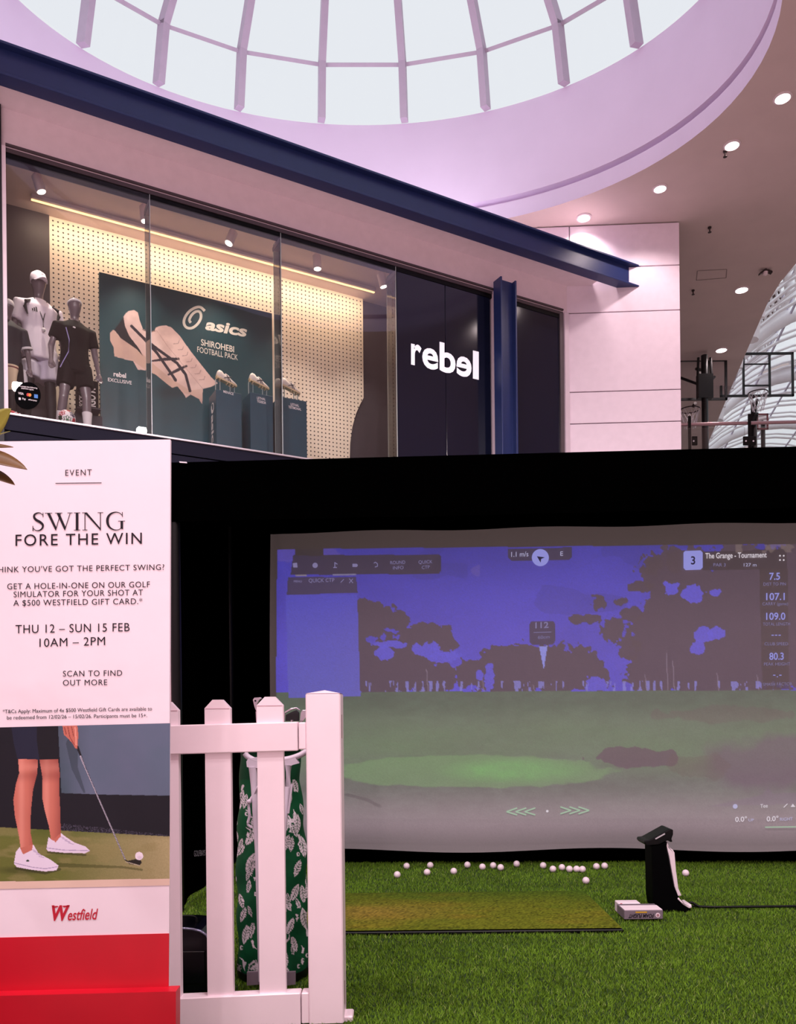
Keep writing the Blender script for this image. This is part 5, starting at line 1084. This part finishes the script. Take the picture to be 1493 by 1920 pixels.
# mannequin at the window's left end
o3 = .55; s3_, zt3_ = SP(13, 561, o3); H3 = (zt3_ - FOO)
arms = [((-.2, 0, 1.40), (-.26, .02, 1.13), (-.27, -.08, .92), (-.27, -.1, .82)), ((.2, 0, 1.40), (.27, .02, 1.13), (.27, -.05, .9), (.27, -.08, .8))]
lg = legs_std(.1); f, r3 = mannequin('mannequin in navy shirt with white cuffs at the far left of the window', s3_, o3, FOO, H3, arms, lg, yaw=.2)
garment('shirt', f, r3, KITN, lambda m_: shirt(m_, f, arms, .8, .82, .02)); garment('trousers', f, r3, TEEB, lambda m_: shorts(m_, f, lg, 1.0, .015))
garment('leggings', f, r3, TEEB, lambda m_: [f.tube(m_, [kn, an], [.075, .052]) for hp, kn, an, to in lg])
for sg_, (sh, el, wr, hd) in zip((-1, 1), arms):
    a_ = np.array(sh)*.28 + np.array(el)*.72; b_ = np.array(sh)*.18 + np.array(el)*.82; mb = MB(); f.tube(mb, [tuple(a_), tuple(b_)], [.078, .078], 16); mb.build('cuff', KWH, r3, True)
mb = MB(); mb.loft([[f.p((.08 + e)*math.cos(2*math.pi*i/24), -.015 + (.098 + e)*math.sin(2*math.pi*i/24), z) for i in range(24)] for z, e in ((1.69, .002), (1.70, .007), (1.735, .005), (1.76, -.004))]); mb.build('headband', KWH, r3, True)
for k_ in range(3):
    mb = MB(); mb.tube([f.p(.19 + k_*.018, -.07 + k_*.012, .86), f.p(.2 + k_*.02, -.08 + k_*.012, .62), f.p(.2 + k_*.02, -.07, .5)], .007, 6); mb.build('side_stripe', KWH, r3, True)
CREAM = mat('sock_cream', (246, 220, 186), .6)
kb = empty('sports_sock', W(sx(22, .3), .3, SILL)); 
kb.location = Vector(SHOP.hit(22, 735, .3)); tag(kb, 'cream sock with dark band on a leg form beside the navy shirt mannequin', 'sock')
P_ = lambda x, y: SHOP.hit(x, y, .3)
mb = MB(); sc_ = 9.9/1500
rings = []
for x, y, rpx in ((22, 733, 7), (21.5, 720, 8), (21, 705, 10), (20, 698, 12), (20, 694, 13), (20.5, 686, 13)):
    c = P_(x, y); rings.append([c + T_*rpx*sc_*math.cos(2*math.pi*k/16) + N_*rpx*sc_*.8*math.sin(2*math.pi*k/16) for k in range(16)])
mb.loft(rings); mb.build('sock', CREAM, kb, True)
mb = MB(); c0, c1 = P_(20.3, 692), P_(20.4, 689.5); mb.loft([[c + T_*13.3*sc_*math.cos(2*math.pi*k/16) + N_*13.3*sc_*.8*math.sin(2*math.pi*k/16) for k in range(16)] for c in (c0, c1)]); mb.build('band', mat('sock_band', (120, 40, 40), .6), kb, True)
c0 = P_(22, 733); mb = MB(); mb.tube([c0, np.array([c0[0], c0[1], SILL - .02])], [7*sc_, 5*sc_], 12); mb.build('leg_form', LEGB, kb, True)
# football
bx_, bzz = SP(124.5, 779, .13)
fb = empty('football', W(bx_, .13, SILL - .02)); tag(fb, 'multicoloured football at the feet of the black kit mannequin', 'football')
bc = W(bx_, .13, SILL + .09); mb = MB(); mb.sphere(bc, .108, 24, 16); fo = mb.build('ball', KWH, fb, True)
for (dx_, dz_), cc_, rr_ in (((-.06, .045), (190, 30, 50), .05), ((.0, -.04), (40, 110, 60), .055), ((.065, .04), (30, 34, 70), .045), ((-.08, -.02), (40, 60, 40), .035), ((.02, .085), (180, 30, 44), .03), ((.08, -.03), (186, 40, 56), .035)):
    dirv = T_*dx_ + np.array([0, 0, dz_]) - N_*math.sqrt(max(.001, .108**2 - dx_**2 - dz_**2)); dirv /= np.linalg.norm(dirv); u = np.cross(dirv, [0, 0, 1]); u /= np.linalg.norm(u); v_ = np.cross(u, dirv)
    mb = MB(); vs_ = [bc + dirv*.1095] + [bc + (lambda q: q/np.linalg.norm(q)*.109)(dirv*.1 + rr_*(math.cos(a)*u + math.sin(a)*v_)*(1 if k % 2 else .7)) for k, a in enumerate(np.linspace(0, 2*math.pi, 12, endpoint=False))]
    mb.add(vs_, [(0, 1 + k, 1 + (k + 1) % 12) for k in range(12)]); mb.build('panel_patch', mat('ball_%d_%d' % (cc_[0], cc_[1]), cc_, .4), fb)
# red training shoe
shx = sx(31, .15, 770); rs = empty('training_shoe', W(shx, .15, SILL - .02)); tag(rs, 'red and white training shoe at the window sill', 'shoe')
RDM = mat('shoe_red', (206, 40, 60), .5); mb = MB(); stt = [(0, .05, .03), (.15, .085, .036), (.35, .085, .038), (.6, .06, .042), (.85, .04, .04), (1, .02, .015)]
mb.loft([[W(shx - .13 + .26*f_ + 0*k, .15 + hw*math.cos(2*math.pi*k/12), SILL + .012 + hh*(.5 + .5*math.sin(2*math.pi*k/12))) for k in range(12)] for f_, hh, hw in stt]); mb.build('upper', RDM, rs, True)
mb = MB(); mb.loft([[W(shx - .135 + .27*f_, .15 + e*hw*1.08, SILL - .02 + zz_) for e, zz_ in ((-1, 0), (1, 0), (1, .034), (-1, .034))] for f_, hh, hw in stt]); mb.build('sole', KWH, rs)
mb = MB(); mb.tube([W(shx - .06, .112, SILL + .03), W(shx + .0, .108, SILL + .07)], .008, 6); mb.tube([W(shx - .01, .11, SILL + .03), W(shx + .04, .108, SILL + .06)], .008, 6); mb.build('stripe', KWH, rs, True)
# black cartons with white lettering
for i, (x0, x1, yt, txt_, lb) in enumerate(((145, 163, 722, 'SOCK', 'black carton with small white marks behind the black kit mannequin'), (165, 186, 712, 'IGO M', 'black carton with large vertical white lettering beside the boot poster'))):
    of = .95 + .02*i; s0_, s1_ = sx(x0, of, 740), sx(x1, of, 740); zt_ = SP(x0, yt, of)[1]; zb_2 = SP(x0, 768, of)[1]
    r_ = empty('black_carton', W(s0_, of, zb_2)); tag(r_, lb, 'carton', 'black cartons in the shop window')
    mb_ = MB(); sbox(mb_, s0_, s1_ - .01, of, of + .2, zb_2, zt_, .004); mb_.build('carton', TEEB, r_)
    xm_ = s1_ - .05; lettering(txt_, W(xm_, of - .004, zb_2 + .05), W(xm_, of - .004, zb_2 + (.3 if i else .2)), -T_*(.1 if i else .05), KWH, r_, bold=.03)
    mb_ = MB(); sbox(mb_, s0_ - .02, s1_, of - .12, of + .2, zb_2 - .02, zb_2); mb_.build('shelf', DARK, r_)
mb = MB(); s0_ = sx(145, .9, 740); sbox(mb, s0_ - .02, s0_ + .33, 1.0, 1.14, FOO, SP(145, 768, .95)[1] - .022); tag(mb.build('carton_stand', DARK), 'dark stand carrying the black cartons', 'stand')
# payment sticker on the glass
stp = empty('payment_sticker', SHOP.hit(52, 742, -.004)); tag(stp, 'round black payment methods sticker on the shop glass', 'sticker')
px_poly(SHOP, -.003, ellpts(52, 742, 24.5, 25.5, 40), mat('sticker_black', (5, 5, 7), .7, spec=.05), stp, 'disc', -.001)
for b_, x0, y0, x1, y1, cp_ in (('we accept the following', 34, 724.5, 70, 729, 2.6), ('payment types', 40, 728.5, 63, 732, 2.6), ('VISA', 34, 739, 44.5, 740.5, 4.2), ('Pay', 42, 749, 48.5, 750, 3.6), ('afterpay', 53, 750, 69.5, 752.5, 2.6)): letter_px(SHOP, -.006, b_, x0, y0, x1, y1, cp_, KWH, stp, bold=.02)
px_poly(SHOP, -.006, ellpts(52.5, 740, 2.8, 3.2, 14), mat('st_red', (206, 20, 30), .5), stp, 'card_mark'); px_poly(SHOP, -.007, ellpts(56, 740.6, 2.8, 3.2, 14), mat('st_orange', (236, 140, 30), .5), stp, 'card_mark'); px_poly(SHOP, -.006, [(64, 739), (71, 740), (71, 747), (64, 746)], mat('st_blue', (60, 130, 210), .5), stp, 'card_mark'); px_poly(SHOP, -.006, [(35, 745), (39, 745.6), (39, 750), (35, 749.4)], KWH, stp, 'card_mark')
# ================================================================ ceiling downlights, sprinklers
DL = [(1095, 408, 11.5, 'warm downlight nearest the white panelled wall'), (1238, 353, 11, 'second downlight along the skylight rim from the panelled wall'), (1373, 272, 12.5, 'third downlight along the skylight rim from the panelled wall'), (1468, 183, 13.5, 'downlight at the right edge furthest up the skylight rim'), (1391, 543, 11, 'glowing downlight between panelled wall and barrel vault'), (1353, 656, 9.5, 'glowing downlight just above the basketball backboards')]
TRIMM = mat('downlight_trim', (232, 216, 220), .4)
def downlight(p, r, label, power, vis=True):
    r_ = empty('downlight', p); tag(r_, label, 'downlight', 'ceiling downlights')
    mb_ = MB(); mb_.lathe([(r*1.25, 0), (r*1.25, -.012), (r, -.02), (r, -.004), (r*.2, -.003)], (p[0], p[1], CEILZ), 28); mb_.build('trim_ring', TRIMM, r_, True)
    mb_ = MB(); mb_.lathe([(r*.97, -.006), (r*.97, -.015), (r*.5, -.022), (.01, -.024)], (p[0], p[1], CEILZ), 24); mb_.build('lens', LAMPW, r_, True)
    l = bpy.data.lights.new('downlight_lamp', 'SPOT'); l.energy = power; l.color = (1, .80, .80); l.spot_size = 2.4; l.spot_blend = .6; l.shadow_soft_size = r
    lo_ = bpy.data.objects.new('downlight_lamp', l); lo_.location = (0, 0, -.06); lo_.parent = r_; COL.objects.link(lo_)
for x, y, rpx, lb in DL:
    p = atz(x, y, CEILZ); downlight(p, rpx*p[1]/1500, lb, 110)
SPM = mat('sprinkler_brass', (70, 60, 60), .4, metal=.5)
for x, y, lb in ((1360, 283, 'small sprinkler head beside the third rim downlight'), (1331, 426, 'small sprinkler head right of the panelled wall'), (1300, 544, 'small sprinkler head near the basketball hoops')):
    p = atz(x, y, CEILZ); r_ = empty('sprinkler_head', p); tag(r_, lb, 'sprinkler', 'ceiling sprinklers')
    mb_ = MB(); mb_.lathe([(.03, 0), (.03, -.02), (.012, -.03), (.012, -.07), (.002, -.08)], tuple(p), 12); mb_.build('body', SPM, r_, True)
    mb_ = MB(); mb_.lathe([(.03, -.085), (.03, -.09), (.002, -.095)], tuple(p), 12); mb_.build('deflector', SPM, r_, True)
p = atz(1437, 503, CEILZ); dr = empty('ceiling_sensor', p); tag(dr, 'small bracketed sensor hanging near the barrel vault', 'sensor')
mb = MB(); mb.prism([p + np.array(q) for q in ((-.11, 0, -.07), (-.03, 0, -.02), (.05, 0, -.02), (.12, 0, -.05), (.12, 0, -.08), (.05, 0, -.05), (-.03, 0, -.05), (-.11, 0, -.1))], (0, .08, 0)); mb.build('bracket', SPM, dr)
mb = MB(); mb.lathe([(.05, -.05), (.045, -.1), (.01, -.12)], (p[0], p[1] + .04, p[2]), 16); mb.build('sensor_dome', TRIMM, dr, True); mb = MB(); mb.tube([p, p + np.array([0, .04, -.05])], .015, 8); mb.build('stem', SPM, dr)
hx = [atz(x, y, CEILZ - .004) for x, y in ((1308, 508), (1363, 505), (1362, 521), (1306, 526))]
mb = MB()
for a, b in zip(hx, hx[1:] + hx[:1]):
    d = (b - a)/np.linalg.norm(b - a); u = np.array([-d[1], d[0], 0])*.008; mb.add([a + u, b + u, b - u, a - u], [(0, 1, 2, 3)])
structure(mb.build('trim_4', mat('hatch_joint', (150, 134, 132), .8)), 'faint joint outline of a ceiling access hatch')
# ================================================================ upper level: railing and basketball hoops
RYp = 15.4
rl = empty('glass_railing', (6, RYp, 4.35)); tag(rl, 'upper level railing with round handrail and dark posts', 'railing')
h0, h1 = at(1270, 796.5, RYp), at(1520, 790.5, RYp - .3)
mb = MB(); mb.tube([h0, h1], .032, 10); mb.build('handrail', mat('rail_rose_steel', (170, 140, 146), .3, metal=.5), rl, True)
for x, y0, nm in ((1293.5, 780, 0), (1406, 776, 1)):
    yy = RYp - .3*(x - 1270)/250; a = at(x, y0, yy - .06); mb = MB(); mb.box((a[0] - .026, yy - .06, 4.3), (a[0] + .026, yy - .035, a[2])); mb.build('post', BLACKP, rl)
    mb = MB(); xs_ = (1298, 1308) if nm == 0 else (1394, 1418); c0, c1 = at(xs_[0], 835, yy - .08), at(xs_[1], 818, yy - .08); mb.bbox((c0[0], yy - .09, c0[2]), (c1[0], yy - .06, c1[2]), .006); cl_ = mb.build('clamp', BLACKP, rl)
    for xb_ in ((1301,) if nm == 0 else (1399, 1413)):
        cc_ = at(xb_, 827, yy - .092); mb = MB(); mb.lathe([(.016, 0), (.016, -.008)], cc_, 12, 1); mb.build('bolt', mat('bolt_light', (230, 224, 232), .3), cl_, True)
for xa_, xb_ in ((1283, 1403), (1410, 1515)):
    a, b = at(xa_, 830, RYp), at(xb_, 830, RYp - .25); mb = MB(); mb.box((a[0], RYp - .12, 4.3), (b[0], RYp - .108, at(1400, 805, RYp)[2])); mb.build('glass_panel', GLASS, rl)
HPB = mat('hoop_black', (16, 15, 18), .4); NETM = mat('net_white', (235, 226, 232), .7); RIMM = mat('rim_dark', (50, 30, 34), .4); BGL = glass('backboard_acrylic', (.95, .94, .95), 1.25)
def hoop(label, Yh, xl_, xr_, yt, yb, bar, rim_x, rim_y, poleX, pole_yt, pole_front, ry):
    tlp, brp = at(xl_, yt, Yh), at(xr_, yb, Yh); r_ = empty('basketball_hoop', ((tlp[0] + brp[0])/2, Yh, 4.35)); tag(r_, label, 'basketball hoop', 'basketball hoops on the upper level')
    x0, x1, z1, z0 = tlp[0], brp[0], tlp[2], brp[2]; fr = .05; mb_ = MB()
    for lo_, hi_ in (((x0, z0), (x1, z0 + fr)), ((x0, z1 - fr), (x1, z1)), ((x0, z0), (x0 + fr, z1)), ((x1 - fr, z0), (x1, z1))): mb_.box((lo_[0], Yh - .02, lo_[1]), (hi_[0], Yh + .03, hi_[1]))
    mb_.build('board_frame', HPB, r_)
    mb_ = MB(); mb_.box((x0 + fr, Yh, z0 + fr), (x1 - fr, Yh + .01, z1 - fr)); mb_.build('board_panel', BGL, r_)
    mb_ = MB()
    for bx0_, bx1_, by0_, by1_ in bar:
        a, b = at(bx0_, by1_, Yh), at(bx1_, by0_, Yh); mb_.box((a[0], Yh - .015, a[2]), (b[0], Yh + .02, b[2]))
    mb_.build('board_bars', HPB, r_)
    side = -1 if not pole_front else 1
    rc = at(rim_x, rim_y, Yh); rc = rc + np.array([0, side*.35, 0]); R_ = .23
    mb_ = MB(); mb_.tube([rc + np.array([R_*math.cos(a), R_*math.sin(a), 0]) for a in np.linspace(0, 2*math.pi, 25)], .014, 6, False); mb_.tube([rc + np.array([0, -side*R_, 0]), rc + np.array([0, -side*.36, .02])], .04, 8); mb_.build('rim', RIMM, r_, True)
    mb_ = MB()
    for k in range(10):
        for sg_ in (-1, 1):
            mb_.tube([rc + np.array([(R_*(1 - .45*t_))*math.cos(2*math.pi*(k/10 + sg_*.12*t_)), (R_*(1 - .45*t_))*math.sin(2*math.pi*(k/10 + sg_*.12*t_)), -.44*t_]) for t_ in np.linspace(0, 1, 5)], .007, 4)
    mb_.build('net', NETM, r_)
    a = at(poleX[0], pole_yt, Yh); b = at(poleX[1], 840, Yh); yo = .5 if not pole_front else -.5
    mb_ = MB(); mb_.tube([(a[0], Yh + yo, 4.35), (a[0], Yh + yo, a[2])], .075, 12); mb_.build('pole', HPB, r_, True)
    mb_ = MB()
    for dz_ in (.1, .45): mb_.tube([(a[0], Yh + yo, a[2] - dz_ - .25), ((x0 + x1)/2 if not pole_front else a[0] + .0, Yh + .0, a[2] - dz_)], .035, 8)
    if pole_front:
        for sg_ in (-1, 1): mb_.tube([(a[0] + sg_*.12, Yh + yo + .1, a[2] - .62), (a[0] + sg_*.42, Yh - .02, a[2] - .3)], .03, 8); mb_.tube([(a[0] + sg_*.16, Yh + yo, a[2] - .5), (a[0] + sg_*.14, Yh + yo, a[2] - .05)], .03, 8)
        mb_.box((a[0] - .17, Yh + yo - .08, a[2] - 1.0), (a[0] + .17, Yh + yo + .08, a[2] - .45))
    mb_.build('support_arms', HPB, r_); return r_
hoop('basketball hoop seen from behind with pole in front, beside the panelled wall', 19.0, 1262, 1364, 674, 750, ((1325, 1330, 675, 750),), 1304, 758, (1306, 1306), 684, True, 0)
h2 = hoop('basketball hoop with clear black framed backboard in front of the barrel vault', 20.5, 1350, 1489, 662, 743, ((1393, 1396, 663, 742), (1442, 1445, 662, 741), (1395, 1443, 681.5, 684), (1395, 1443, 721.5, 724.5)), 1410, 747, (1430, 1430), 742, False, 0)
c = at(1430, 790, 22.5); mb = MB()
bbx = empty('small_backboard', (c[0], 22.5, 4.35)); tag(bbx, 'small far backboard with red frame behind the railing', 'backboard')
a, b = at(1419, 806, 22.5), at(1440, 776, 22.5); mb.box((a[0], 22.48, a[2]), (b[0], 22.5, b[2])); mb.build('panel', glass('far_board', (.75, .68, .68), 1.3), bbx)
mb = MB(); e = .035
for lo_, hi_ in (((a[0], a[2]), (b[0], a[2] + e)), ((a[0], b[2] - e), (b[0], b[2])), ((a[0], a[2]), (a[0] + e, b[2])), ((b[0] - e, a[2]), (b[0], b[2]))): mb.box((lo_[0], 22.46, lo_[1]), (hi_[0], 22.5, hi_[1]))
mb.build('frame', mat('frame_red', (130, 60, 66), .5), bbx)
mb = MB(); mb.tube([(c[0] + .06, 22.6, 4.35), (c[0] + .06, 22.6, c[2])], .06, 10); mb.tube([(c[0] + .06, 22.6, c[2]), (c[0], 22.5, c[2])], .03, 8); mb.build('pole', HPB, bbx, True)
